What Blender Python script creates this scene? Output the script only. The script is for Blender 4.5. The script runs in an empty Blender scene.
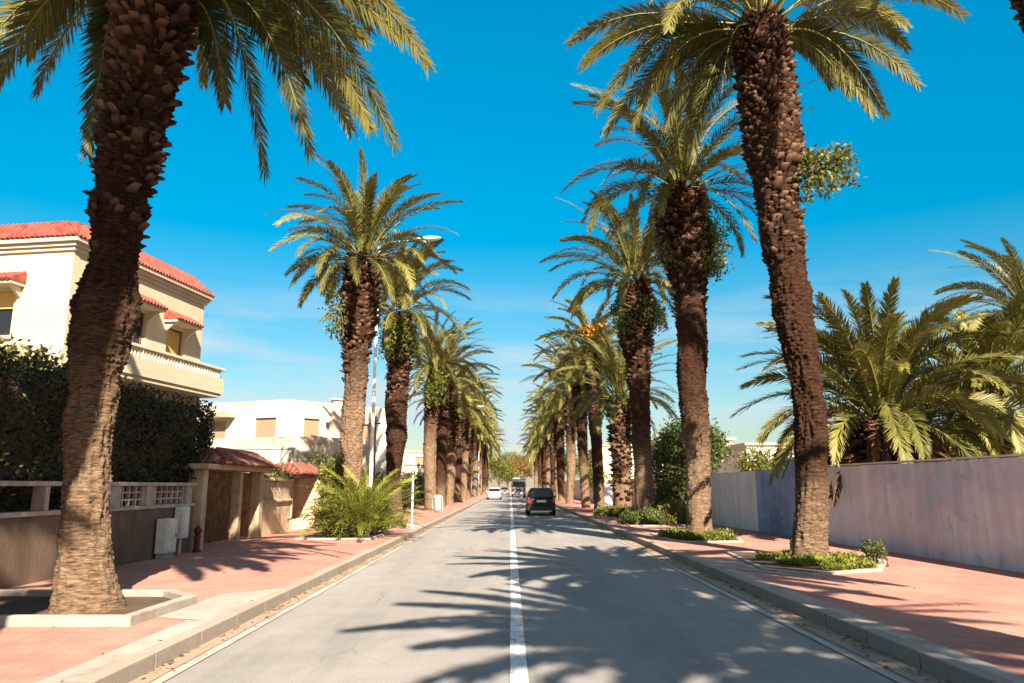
import bpy, math, random
import numpy as np
from mathutils import Vector, Matrix, noise
R = math.radians
S = bpy.context.scene
C = S.collection

# ---------------------------------------------------------------- camera, sky, sun, exposure
cd = bpy.data.cameras.new('camera'); cam = bpy.data.objects.new('camera', cd); C.objects.link(cam)
cd.sensor_width = 36; cd.lens = 740 / 1024 * 36; cd.clip_end = 3000; cd.clip_start = 0.05
cam.location = (0, 0, 1.6); cam.rotation_euler = (R(90 + 11.05), 0, R(-0.12))
S.camera = cam
SUN_EL, SUN_AZ = 38.0, 180 - 16.5          # compass bearing of the sun: behind the camera, a little to the right
W = bpy.data.worlds.new('World'); S.world = W; W.use_nodes = True
nt = W.node_tree; nt.nodes.clear()
def N(t, k, **kw):
    n = t.nodes.new(k)
    for a, b in kw.items(): setattr(n, a, b)
    return n
sky = N(nt, 'ShaderNodeTexSky', sky_type='NISHITA', sun_disc=False)
sky.sun_elevation = R(SUN_EL); sky.sun_rotation = R(SUN_AZ); sky.air_density = 1.2; sky.dust_density = 0.4; sky.ozone_density = 3.0
hs = N(nt, 'ShaderNodeHueSaturation'); hs.inputs['Saturation'].default_value = 1.5; hs.inputs['Hue'].default_value = 0.478; hs.inputs['Value'].default_value = 0.84
nt.links.new(sky.outputs[0], hs.inputs['Color'])
tcn = N(nt, 'ShaderNodeTexCoord'); sp = N(nt, 'ShaderNodeSeparateXYZ'); nt.links.new(tcn.outputs['Generated'], sp.inputs[0])
mp = N(nt, 'ShaderNodeMapping'); mp.inputs['Scale'].default_value = (2.0, 2.0, 13); nt.links.new(tcn.outputs['Generated'], mp.inputs[0])
cn = N(nt, 'ShaderNodeTexNoise'); cn.inputs['Scale'].default_value = 1.7; cn.inputs['Detail'].default_value = 7; cn.inputs['Roughness'].default_value = 0.55; nt.links.new(mp.outputs[0], cn.inputs['Vector'])
cr = N(nt, 'ShaderNodeValToRGB'); cr.color_ramp.elements[0].position = 0.46; cr.color_ramp.elements[1].position = 0.66
nt.links.new(cn.outputs[0], cr.inputs[0])
br = N(nt, 'ShaderNodeValToRGB')       # clouds only low over the horizon
e = br.color_ramp.elements; e[0].position = 0.0; e[0].color = (1, 1, 1, 1); e[1].position = 0.27; e[1].color = (0, 0, 0, 1)
e.new(0.16).color = (0.85, 0.85, 0.85, 1)
nt.links.new(sp.outputs['Z'], br.inputs[0])
for sock, lo_, hi_ in (('Value', 0.52, 1.04), ('Saturation', 1.30, 1.62)):
    k_ = N(nt, 'ShaderNodeMapRange'); k_.inputs[1].default_value = 0.02; k_.inputs[2].default_value = 0.55 if sock == 'Value' else 0.34; k_.inputs[3].default_value = lo_; k_.inputs[4].default_value = hi_
    nt.links.new(sp.outputs['Z'], k_.inputs[0]); nt.links.new(k_.outputs[0], hs.inputs[sock])
mul = N(nt, 'ShaderNodeMath', operation='MULTIPLY'); nt.links.new(cr.outputs[0], mul.inputs[0]); nt.links.new(br.outputs[0], mul.inputs[1])
mx = N(nt, 'ShaderNodeMix', data_type='RGBA'); nt.links.new(mul.outputs[0], mx.inputs[0]); nt.links.new(hs.outputs[0], mx.inputs[6]); mx.inputs[7].default_value = (3.6, 4.1, 4.5, 1)
dt = N(nt, 'ShaderNodeVectorMath', operation='DOT_PRODUCT'); dt.inputs[1].default_value = (math.sin(R(SUN_AZ)) * 0.8, math.cos(R(SUN_AZ)) * 0.8, 0.62); nt.links.new(tcn.outputs['Generated'], dt.inputs[0])
gl = N(nt, 'ShaderNodeMapRange', interpolation_type='SMOOTHSTEP'); gl.inputs[1].default_value = 0.15; gl.inputs[2].default_value = 1.0; gl.inputs[4].default_value = 0.48; nt.links.new(dt.outputs['Value'], gl.inputs[0])
mg = N(nt, 'ShaderNodeMix', data_type='RGBA'); nt.links.new(gl.outputs[0], mg.inputs[0]); nt.links.new(mx.outputs[2], mg.inputs[6]); mg.inputs[7].default_value = (8.0, 6.6, 5.6, 1)  # warm sun-side glow added to neutralise the blue shadow fill
bg = N(nt, 'ShaderNodeBackground'); bg.inputs['Strength'].default_value = 0.052
wo = N(nt, 'ShaderNodeOutputWorld'); nt.links.new(mg.outputs[2], bg.inputs[0]); nt.links.new(bg.outputs[0], wo.inputs[0])
sd = bpy.data.lights.new('sun', 'SUN'); sd.energy = 5.0; sd.angle = R(0.45); sd.color = (1.0, 0.88, 0.73)
sun = bpy.data.objects.new('sun', sd); C.objects.link(sun)
sdir = Vector((math.sin(R(SUN_AZ)) * math.cos(R(SUN_EL)), math.cos(R(SUN_AZ)) * math.cos(R(SUN_EL)), math.sin(R(SUN_EL))))
sun.rotation_euler = sdir.to_track_quat('Z', 'Y').to_euler()
sun.location = sdir * 60
S.view_settings.view_transform = 'Standard'; S.view_settings.look = 'None'; S.view_settings.gamma = 1
S.view_settings.exposure = 1.9; S.view_settings.use_curve_mapping = False
S.cycles.max_bounces = 6; S.cycles.diffuse_bounces = 3; S.cycles.glossy_bounces = 2; S.cycles.transmission_bounces = 3; S.cycles.transparent_max_bounces = 4

# ---------------------------------------------------------------- materials
def mat(name, c1, c2=None, scale=3.0, stretch=(1, 1, 1), rough=0.85, bump=0.0, bscale=20.0, metal=0.0, spec=0.3,
        coord='Object', detail=5, lo=0.35, hi=0.65, transl=0.0, tint=False, c3=None, s3=0.4, emit=None, bdist=0.02):
    m = bpy.data.materials.new(name); m.use_nodes = True; t = m.node_tree
    p = t.nodes['Principled BSDF']; out = t.nodes['Material Output']
    p.inputs['Roughness'].default_value = rough; p.inputs['Metallic'].default_value = metal; p.inputs['Specular IOR Level'].default_value = spec
    col = None
    tc = N(t, 'ShaderNodeTexCoord') if coord == 'Object' else N(t, 'ShaderNodeNewGeometry')
    cs = tc.outputs['Object'] if coord == 'Object' else tc.outputs['Position']
    mp = N(t, 'ShaderNodeMapping'); mp.inputs['Scale'].default_value = stretch; t.links.new(cs, mp.inputs[0])
    if c2 is not None:
        if tint:
            at = N(t, 'ShaderNodeAttribute', attribute_name='tint'); fac = at.outputs['Fac']
        else:
            no = N(t, 'ShaderNodeTexNoise'); no.inputs['Scale'].default_value = scale; no.inputs['Detail'].default_value = detail; no.inputs['Roughness'].default_value = 0.6
            t.links.new(mp.outputs[0], no.inputs['Vector'])
            mr = N(t, 'ShaderNodeMapRange'); mr.inputs[1].default_value = lo; mr.inputs[2].default_value = hi; t.links.new(no.outputs[0], mr.inputs[0]); fac = mr.outputs[0]
        mi = N(t, 'ShaderNodeMix', data_type='RGBA'); mi.inputs[6].default_value = (*c1, 1); mi.inputs[7].default_value = (*c2, 1); t.links.new(fac, mi.inputs[0]); col = mi.outputs[2]
        if c3 is not None:
            n3 = N(t, 'ShaderNodeTexNoise'); n3.inputs['Scale'].default_value = s3; n3.inputs['Detail'].default_value = 6; n3.inputs['Roughness'].default_value = 0.65; t.links.new(mp.outputs[0], n3.inputs['Vector'])
            r3 = N(t, 'ShaderNodeMapRange'); r3.inputs[1].default_value = 0.5; r3.inputs[2].default_value = 0.68; t.links.new(n3.outputs[0], r3.inputs[0])
            m3 = N(t, 'ShaderNodeMix', data_type='RGBA'); t.links.new(r3.outputs[0], m3.inputs[0]); t.links.new(col, m3.inputs[6]); m3.inputs[7].default_value = (*c3, 1); col = m3.outputs[2]
        t.links.new(col, p.inputs['Base Color'])
    else:
        p.inputs['Base Color'].default_value = (*c1, 1)
    if bump > 0:
        nb = N(t, 'ShaderNodeTexNoise'); nb.inputs['Scale'].default_value = bscale; nb.inputs['Detail'].default_value = 6; t.links.new(mp.outputs[0], nb.inputs['Vector'])
        bp = N(t, 'ShaderNodeBump'); bp.inputs['Strength'].default_value = bump; bp.inputs['Distance'].default_value = bdist; t.links.new(nb.outputs[0], bp.inputs['Height']); t.links.new(bp.outputs[0], p.inputs['Normal'])
    if transl > 0:
        tr = N(t, 'ShaderNodeBsdfTranslucent'); ms = N(t, 'ShaderNodeMixShader'); ms.inputs[0].default_value = transl
        if col is not None: t.links.new(col, tr.inputs[0])
        else: tr.inputs[0].default_value = (*c1, 1)
        t.links.new(p.outputs[0], ms.inputs[1]); t.links.new(tr.outputs[0], ms.inputs[2]); t.links.new(ms.outputs[0], out.inputs[0])
    if emit: p.inputs['Emission Color'].default_value = (*emit, 1); p.inputs['Emission Strength'].default_value = 1
    m['col'] = 1
    return m
def tiles(name, c1, c2, cm, w, h, mort=0.012, rough=0.9, off=0.5, blot=None, bs=0.6, bump=0.3):
    m = bpy.data.materials.new(name); m.use_nodes = True; t = m.node_tree; p = t.nodes['Principled BSDF']
    g = N(t, 'ShaderNodeNewGeometry'); b = N(t, 'ShaderNodeTexBrick'); b.offset = off
    b.inputs['Color1'].default_value = (*c1, 1); b.inputs['Color2'].default_value = (*c2, 1); b.inputs['Mortar'].default_value = (*cm, 1)
    b.inputs['Scale'].default_value = 1; b.inputs['Mortar Size'].default_value = mort; b.inputs['Brick Width'].default_value = w; b.inputs['Row Height'].default_value = h
    t.links.new(g.outputs['Position'], b.inputs['Vector'])
    n = N(t, 'ShaderNodeTexNoise'); n.inputs['Scale'].default_value = bs; n.inputs['Detail'].default_value = 8; n.inputs['Roughness'].default_value = 0.7; t.links.new(g.outputs['Position'], n.inputs['Vector'])
    r = N(t, 'ShaderNodeMapRange'); r.inputs[1].default_value = 0.42; r.inputs[2].default_value = 0.72; t.links.new(n.outputs[0], r.inputs[0])
    mi = N(t, 'ShaderNodeMix', data_type='RGBA'); t.links.new(r.outputs[0], mi.inputs[0]); t.links.new(b.outputs[0], mi.inputs[6]); mi.inputs[7].default_value = (*(blot or c1), 1)
    n2 = N(t, 'ShaderNodeTexNoise'); n2.inputs['Scale'].default_value = 35; n2.inputs['Detail'].default_value = 3; t.links.new(g.outputs['Position'], n2.inputs['Vector'])
    m2 = N(t, 'ShaderNodeMix', data_type='RGBA', blend_type='MULTIPLY'); m2.inputs[0].default_value = 0.45; t.links.new(mi.outputs[2], m2.inputs[6]); t.links.new(n2.outputs[0], m2.inputs[7])
    t.links.new(m2.outputs[2], p.inputs['Base Color']); p.inputs['Roughness'].default_value = rough; p.inputs['Specular IOR Level'].default_value = 0.2
    bp = N(t, 'ShaderNodeBump'); bp.inputs['Strength'].default_value = bump; bp.inputs['Distance'].default_value = 0.01; t.links.new(b.outputs['Fac'], bp.inputs['Height']); bp.invert = True; t.links.new(bp.outputs[0], p.inputs['Normal'])
    return m
M = {}
M['asphalt'] = mat('asphalt', (0.190, 0.173, 0.155), (0.232, 0.211, 0.190), scale=0.5, stretch=(1.6, 0.25, 1), rough=0.8, bump=0.35, bscale=90, coord='G', c3=(0.165, 0.151, 0.138), s3=0.8, spec=0.35, bdist=0.006)
def add_cracks(m, scale, width, dark):
    t = m.node_tree; p = t.nodes['Principled BSDF']; src = p.inputs['Base Color'].links[0].from_socket
    g = N(t, 'ShaderNodeNewGeometry'); n = N(t, 'ShaderNodeTexNoise'); n.inputs['Scale'].default_value = 1.5; n.inputs['Detail'].default_value = 8; t.links.new(g.outputs['Position'], n.inputs['Vector'])
    wv = N(t, 'ShaderNodeMix', data_type='VECTOR'); wv.inputs[0].default_value = 0.25; t.links.new(g.outputs['Position'], wv.inputs[4]); t.links.new(n.outputs['Color'], wv.inputs[5])
    mp = N(t, 'ShaderNodeMapping'); mp.inputs['Scale'].default_value = (1, 0.45, 1); t.links.new(wv.outputs[1], mp.inputs[0])
    vo = N(t, 'ShaderNodeTexVoronoi', feature='DISTANCE_TO_EDGE'); vo.inputs['Scale'].default_value = scale; t.links.new(mp.outputs[0], vo.inputs['Vector'])
    vr = N(t, 'ShaderNodeMapRange'); vr.inputs[2].default_value = width; vr.inputs[3].default_value = dark; vr.inputs[4].default_value = 1.0; t.links.new(vo.outputs['Distance'], vr.inputs[0])
    n2 = N(t, 'ShaderNodeTexNoise'); n2.inputs['Scale'].default_value = 0.35; n2.inputs['Detail'].default_value = 3; t.links.new(g.outputs['Position'], n2.inputs['Vector'])
    r2 = N(t, 'ShaderNodeMapRange'); r2.inputs[1].default_value = 0.48; r2.inputs[2].default_value = 0.6; t.links.new(n2.outputs[0], r2.inputs[0])
    m4 = N(t, 'ShaderNodeMix', data_type='RGBA', blend_type='MULTIPLY'); t.links.new(r2.outputs[0], m4.inputs[0]); t.links.new(src, m4.inputs[6]); t.links.new(vr.outputs[0], m4.inputs[7]); t.links.new(m4.outputs[2], p.inputs['Base Color'])
add_cracks(M['asphalt'], 0.55, 0.006, 0.6)
def add_grain(m, sc, amt):
    t = m.node_tree; p = t.nodes['Principled BSDF']; src = p.inputs['Base Color'].links[0].from_socket
    g = N(t, 'ShaderNodeNewGeometry'); n = N(t, 'ShaderNodeTexNoise'); n.inputs['Scale'].default_value = sc; n.inputs['Detail'].default_value = 4; t.links.new(g.outputs['Position'], n.inputs['Vector'])
    q = N(t, 'ShaderNodeMapRange'); q.inputs[1].default_value = .3; q.inputs[2].default_value = .7; q.inputs[3].default_value = 1 - amt; q.inputs[4].default_value = 1 + amt; t.links.new(n.outputs[0], q.inputs[0])
    k = N(t, 'ShaderNodeMix', data_type='RGBA', blend_type='MULTIPLY'); k.inputs[0].default_value = 1; t.links.new(src, k.inputs[6]); t.links.new(q.outputs[0], k.inputs[7]); t.links.new(k.outputs[2], p.inputs['Base Color'])
add_grain(M['asphalt'], 60, .22); add_grain(M['asphalt'], 2.2, .07)
M['gutter'] = mat('gutter_sand', (0.30, 0.21, 0.135), (0.22, 0.18, 0.135), scale=3, stretch=(1, 0.4, 1), bump=0.5, bscale=40, coord='G', c3=(0.15, 0.12, 0.08), s3=2.5)
M['paint'] = mat('road_paint', (0.62, 0.59, 0.54), (0.27, 0.25, 0.23), scale=14, stretch=(1, 0.4, 1), rough=0.7, coord='G', lo=0.50, hi=0.66)
M['edge'] = mat('worn_paint', (0.34, 0.30, 0.245), (0.22, 0.20, 0.175), scale=6, stretch=(1, 0.25, 1), rough=0.8, coord='G', lo=0.42, hi=0.62)
M['kerb'] = tiles('kerb_stone', (0.36, 0.305, 0.24), (0.31, 0.26, 0.205), (0.14, 0.12, 0.10), 5.0, 1.0, blot=(0.31, 0.26, 0.20), bs=1.6)
M['paving'] = tiles('pink_paving', (0.45, 0.205, 0.155), (0.38, 0.17, 0.13), (0.27, 0.14, 0.105), 0.25, 0.25, mort=0.009, off=0.0, blot=(0.50, 0.27, 0.20), bs=0.55)
M['slab'] = mat('concrete_slab', (0.35, 0.30, 0.245), (0.26, 0.225, 0.185), scale=2.2, bump=0.3, bscale=30, coord='G', c3=(0.20, 0.165, 0.13), s3=1.3)
M['earth'] = mat('dry_earth', (0.05, 0.032, 0.02), (0.09, 0.06, 0.035), scale=1.2, bump=0.6, bscale=12, coord='G')
M['land'] = mat('land', (0.25, 0.20, 0.13), (0.16, 0.15, 0.07), scale=0.15, coord='G', bump=0.3, bscale=2)
M['bark'] = mat('palm_bark', (0.265, 0.175, 0.105), (0.115, 0.068, 0.040), scale=7, stretch=(1, 1, 4.5), rough=0.95, bump=0.9, bscale=22, spec=0.1, c3=(0.07, 0.04, 0.025), s3=1.2, bdist=0.04)
M['bark_low'] = mat('palm_bark_base', (0.42, 0.30, 0.185), (0.22, 0.145, 0.085), scale=6, stretch=(1, 1, 6), rough=0.95, bump=0.9, bscale=16, spec=0.1, bdist=0.03)
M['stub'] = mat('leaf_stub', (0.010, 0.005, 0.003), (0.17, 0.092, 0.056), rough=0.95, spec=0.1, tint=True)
M['frond'] = mat('palm_frond', (0.028, 0.038, 0.008), (0.235, 0.200, 0.042), rough=0.5, spec=0.35, transl=0.13, tint=True)
M['frond_young'] = mat('young_frond', (0.09, 0.12, 0.016), (0.30, 0.29, 0.045), rough=0.55, transl=0.35, tint=True)
M['dry'] = mat('dry_frond', (0.20, 0.115, 0.06), (0.09, 0.045, 0.025), rough=0.9, tint=True, spec=0.1)
M['orange'] = mat('date_stalks', (0.75, 0.33, 0.03), (0.55, 0.22, 0.03), rough=0.7, tint=True)
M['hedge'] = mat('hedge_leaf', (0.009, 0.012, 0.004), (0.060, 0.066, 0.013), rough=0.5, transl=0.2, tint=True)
M['leaf'] = mat('bright_leaf', (0.045, 0.062, 0.010), (0.22, 0.21, 0.035), rough=0.5, transl=0.3, tint=True)
M['leafdk'] = mat('green_leaf', (0.03, 0.05, 0.012), (0.14, 0.16, 0.04), rough=0.45, transl=0.25, tint=True)
M['magnolia'] = mat('pale_leaf', (0.12, 0.11, 0.03), (0.34, 0.25, 0.10), rough=0.45, transl=0.2, tint=True)
M['twig'] = mat('twigs', (0.05, 0.035, 0.02), (0.09, 0.06, 0.04), scale=8)
M['cream'] = mat('cream_render', (0.50, 0.415, 0.29), (0.44, 0.36, 0.245), scale=0.8, bump=0.15, bscale=60, coord='G')
M['cream_lt'] = mat('pale_moulding', (0.48, 0.41, 0.31), (0.42, 0.355, 0.265), scale=2)
M['white'] = mat('white_render', (0.50, 0.44, 0.36), (0.42, 0.365, 0.29), scale=0.7, bump=0.15, bscale=50, coord='G')
M['stained'] = mat('stained_render', (0.62, 0.53, 0.40), (0.36, 0.28, 0.19), scale=1.1, stretch=(1, 1, 1.5), coord='G', bump=0.3, bscale=20, c3=(0.24, 0.18, 0.12), s3=1.4)
M['tan'] = mat('tan_shutter', (0.32, 0.19, 0.115), (0.27, 0.16, 0.095), scale=2, stretch=(1, 1, 30))
M['ochre'] = mat('ochre_shutter', (0.52, 0.33, 0.10), (0.45, 0.28, 0.08), scale=2, stretch=(1, 1, 30))
M['wood'] = mat('brown_wood', (0.16, 0.07, 0.035), (0.10, 0.045, 0.025), scale=4, stretch=(1, 1, 0.3))
M['glass'] = mat('dark_glass', (0.012, 0.013, 0.015), rough=0.12, spec=0.4)
M['dark'] = mat('dark_recess', (0.02, 0.015, 0.012), rough=0.9)
M['gatepost'] = mat('gate_plaster', (0.46, 0.35, 0.23), (0.33, 0.24, 0.15), scale=3, coord='G')
M['stone'] = mat('gate_wall', (0.60, 0.45, 0.29), (0.44, 0.30, 0.19), scale=2.4, stretch=(1, 1, 0.6), coord='G', bump=0.6, bscale=14, c3=(0.20, 0.12, 0.07), s3=1.8)
M['parapet'] = mat('brown_wall', (0.165, 0.108, 0.072), (0.11, 0.07, 0.045), scale=2.5, stretch=(1, 1, 0.35), coord='G', bump=0.3, bscale=25)
M['rail'] = mat('pale_rail', (0.44, 0.36, 0.29), (0.30, 0.23, 0.18), scale=5)
M['greypaint'] = mat('cabinet_paint', (0.62, 0.62, 0.56), (0.48, 0.46, 0.40), scale=6, rough=0.5)
M['whitepaint'] = mat('white_paint', (0.80, 0.78, 0.74), (0.70, 0.67, 0.62), scale=5, rough=0.5)
M['red'] = mat('red_paint', (0.12, 0.02, 0.015), (0.08, 0.015, 0.01), scale=5, rough=0.6)
M['galv'] = mat('galvanised', (0.48, 0.46, 0.42), (0.38, 0.36, 0.33), scale=4, metal=0.3, rough=0.5)
M['binmetal'] = mat('bin_metal', (0.30, 0.31, 0.29), (0.20, 0.20, 0.19), scale=6, rough=0.5)
M['carblack'] = mat('black_car_paint', (0.010, 0.007, 0.007), rough=0.35, spec=0.25)
M['carwhite'] = mat('silver_car_paint', (0.36, 0.38, 0.38), rough=0.25, spec=0.5)
M['bus'] = mat('grey_paint', (0.26, 0.26, 0.30), (0.22, 0.22, 0.25), scale=3, rough=0.4)
M['carred'] = mat('red_car_paint', (0.22, 0.10, 0.09), rough=0.25, spec=0.5)
M['tyre'] = mat('tyre_rubber', (0.012, 0.012, 0.012), rough=0.9)
M['rim'] = mat('rim', (0.4, 0.4, 0.42), metal=0.7, rough=0.35)
M['tail'] = mat('tail_light', (0.45, 0.02, 0.015), rough=0.2, spec=0.6)
M['head'] = mat('head_light', (0.8, 0.8, 0.8), rough=0.1, spec=0.8)
M['plate'] = mat('plate', (0.75, 0.73, 0.65), rough=0.5)
M['plastic'] = mat('black_plastic', (0.03, 0.03, 0.03), rough=0.6)
M['bumper'] = mat('chrome_strip', (0.7, 0.68, 0.62), rough=0.3, metal=0.4)

def streaked(name, stops, coat=(0.2, 0.2, 0.3)):
    """old wall paint: colour drifts along the wall, with vertical rain streaks"""
    m = bpy.data.materials.new(name); m.use_nodes = True; t = m.node_tree; p = t.nodes['Principled BSDF']; p.inputs['Roughness'].default_value = 0.9; p.inputs['Specular IOR Level'].default_value = 0.15
    g = N(t, 'ShaderNodeNewGeometry')
    a = N(t, 'ShaderNodeTexNoise'); a.inputs['Scale'].default_value = 0.45; a.inputs['Detail'].default_value = 6; a.inputs['Roughness'].default_value = 0.6; t.links.new(g.outputs['Position'], a.inputs['Vector'])
    r = N(t, 'ShaderNodeValToRGB'); el = r.color_ramp.elements; el[0].position = 0.36; el[0].color = (*stops[0], 1); el[1].position = 0.66; el[1].color = (*stops[-1], 1)
    for i, c in enumerate(stops[1:-1]): el.new(0.36 + 0.30 * (i + 1) / (len(stops) - 1)).color = (*c, 1)
    t.links.new(a.outputs[0], r.inputs[0])
    mp = N(t, 'ShaderNodeMapping'); mp.inputs['Scale'].default_value = (7, 7, 0.35); t.links.new(g.outputs['Position'], mp.inputs[0])
    b = N(t, 'ShaderNodeTexNoise'); b.inputs['Scale'].default_value = 0.6; b.inputs['Detail'].default_value = 7; t.links.new(mp.outputs[0], b.inputs['Vector'])
    rr = N(t, 'ShaderNodeMapRange'); rr.inputs[1].default_value = 0.3; rr.inputs[2].default_value = 0.7; rr.inputs[3].default_value = 0.84; rr.inputs[4].default_value = 1.08; t.links.new(b.outputs[0], rr.inputs[0])
    mm = N(t, 'ShaderNodeMix', data_type='RGBA', blend_type='MULTIPLY'); mm.inputs[0].default_value = 1; t.links.new(r.outputs[0], mm.inputs[6]); t.links.new(rr.outputs[0], mm.inputs[7])
    c = N(t, 'ShaderNodeTexNoise'); c.inputs['Scale'].default_value = 2.6; c.inputs['Detail'].default_value = 8; c.inputs['Roughness'].default_value = 0.75; t.links.new(g.outputs['Position'], c.inputs['Vector'])
    cr_ = N(t, 'ShaderNodeMapRange'); cr_.inputs[1].default_value = 0.56; cr_.inputs[2].default_value = 0.64; cr_.inputs[4].default_value = 0.55; t.links.new(c.outputs[0], cr_.inputs[0])
    m3 = N(t, 'ShaderNodeMix', data_type='RGBA'); t.links.new(cr_.outputs[0], m3.inputs[0]); t.links.new(mm.outputs[2], m3.inputs[6]); m3.inputs[7].default_value = (*coat, 1)
    s5 = N(t, 'ShaderNodeTexNoise'); s5.inputs['Scale'].default_value = 1.3; s5.inputs['Detail'].default_value = 10; s5.inputs['Roughness'].default_value = 0.8; t.links.new(mp.outputs[0], s5.inputs['Vector'])
    r5 = N(t, 'ShaderNodeMapRange'); r5.inputs[1].default_value = 0.57; r5.inputs[2].default_value = 0.66; r5.inputs[3].default_value = 1.0; r5.inputs[4].default_value = 0.62; t.links.new(s5.outputs[0], r5.inputs[0])
    m4 = N(t, 'ShaderNodeMix', data_type='RGBA', blend_type='MULTIPLY'); m4.inputs[0].default_value = 1; t.links.new(m3.outputs[2], m4.inputs[6]); t.links.new(r5.outputs[0], m4.inputs[7])
    s6 = N(t, 'ShaderNodeTexNoise'); s6.inputs['Scale'].default_value = 3.5; s6.inputs['Detail'].default_value = 9; s6.inputs['Roughness'].default_value = 0.75; t.links.new(g.outputs['Position'], s6.inputs['Vector'])
    r6 = N(t, 'ShaderNodeMapRange'); r6.inputs[1].default_value = 0.60; r6.inputs[2].default_value = 0.63; r6.inputs[4].default_value = 0.7; t.links.new(s6.outputs[0], r6.inputs[0])
    m5 = N(t, 'ShaderNodeMix', data_type='RGBA'); t.links.new(r6.outputs[0], m5.inputs[0]); t.links.new(m4.outputs[2], m5.inputs[6]); m5.inputs[7].default_value = (0.56, 0.54, 0.50, 1); m3 = m5
    t.links.new(m3.outputs[2], p.inputs['Base Color'])
    bp = N(t, 'ShaderNodeBump'); bp.inputs['Strength'].default_value = 0.4; bp.inputs['Distance'].default_value = 0.02; t.links.new(c.outputs[0], bp.inputs['Height']); t.links.new(bp.outputs[0], p.inputs['Normal'])
    return m
M['mauve'] = streaked('mauve_wall', [(0.52, 0.54, 0.55), (0.62, 0.57, 0.55), (0.53, 0.46, 0.49), (0.43, 0.47, 0.51)], (0.28, 0.31, 0.38))
M['bluewall'] = streaked('blue_paint', [(0.18, 0.235, 0.34), (0.25, 0.31, 0.40), (0.16, 0.20, 0.30)], (0.32, 0.32, 0.42))
M['palewall'] = streaked('pale_wall', [(0.68, 0.62, 0.54), (0.62, 0.55, 0.47), (0.72, 0.66, 0.57)], (0.40, 0.34, 0.28))
M['pinkwall'] = streaked('pink_wall', [(0.58, 0.40, 0.32), (0.52, 0.35, 0.27), (0.62, 0.45, 0.36)], (0.40, 0.28, 0.2))
def roofmat():
    m = bpy.data.materials.new('clay_tiles'); m.use_nodes = True; t = m.node_tree; p = t.nodes['Principled BSDF']; p.inputs['Roughness'].default_value = 0.8
    tc = N(t, 'ShaderNodeTexCoord'); n = N(t, 'ShaderNodeTexNoise'); n.inputs['Scale'].default_value = 5; n.inputs['Detail'].default_value = 4; t.links.new(tc.outputs['Object'], n.inputs['Vector'])
    r = N(t, 'ShaderNodeValToRGB'); r.color_ramp.elements[0].position = 0.35; r.color_ramp.elements[0].color = (0.13, 0.020, 0.013, 1); r.color_ramp.elements[1].position = 0.7; r.color_ramp.elements[1].color = (0.30, 0.062, 0.035, 1)
    t.links.new(n.outputs[0], r.inputs[0]); t.links.new(r.outputs[0], p.inputs['Base Color'])
    return m
M['tile'] = roofmat()
M['shadetile'] = mat('shaded_clay_tiles', (0.085, 0.024, 0.016), (0.24, 0.08, 0.05), scale=6, c3=(0.12, 0.09, 0.06), s3=2.5)  # gate roof tiles, darkened to put the overhanging hedge's shade into the colour

# ---------------------------------------------------------------- mesh helpers
def tag(o, label=None, cat=None, group=None, kind=None):
    if label: o['label'] = label
    if cat: o['category'] = cat
    if group: o['group'] = group
    if kind: o['kind'] = kind
    return o
def empty(name, loc=(0, 0, 0), rz=0, label=None, cat=None, group=None):
    o = bpy.data.objects.new(name, None); C.objects.link(o); o.location = loc; o.rotation_euler = (0, 0, rz); o.empty_display_size = 0.2
    return tag(o, label, cat, group)
def meshobj(name, V, F, m, parent=None, tint=None, smooth=False):
    me = bpy.data.meshes.new(name)
    V = np.asarray(V, dtype=np.float32).reshape(-1, 3)
    if isinstance(F, np.ndarray):
        F = F.astype(np.int32); nf, k = F.shape
        me.vertices.add(len(V)); me.vertices.foreach_set('co', V.ravel())
        me.loops.add(nf * k); me.loops.foreach_set('vertex_index', F.ravel())
        me.polygons.add(nf); me.polygons.foreach_set('loop_start', np.arange(0, nf * k, k, dtype=np.int32)); me.polygons.foreach_set('loop_total', np.full(nf, k, dtype=np.int32))
        me.update(calc_edges=True)
    else:
        me.from_pydata([tuple(map(float, v)) for v in V], [], F)
    if tint is not None:
        a = me.attributes.new('tint', 'FLOAT', 'POINT'); a.data.foreach_set('value', np.asarray(tint, dtype=np.float32))
    if smooth: me.polygons.foreach_set('use_smooth', np.ones(len(me.polygons), dtype=bool))
    me.materials.append(m)
    o = bpy.data.objects.new(name, me); C.objects.link(o); o.parent = parent
    return o
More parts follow.
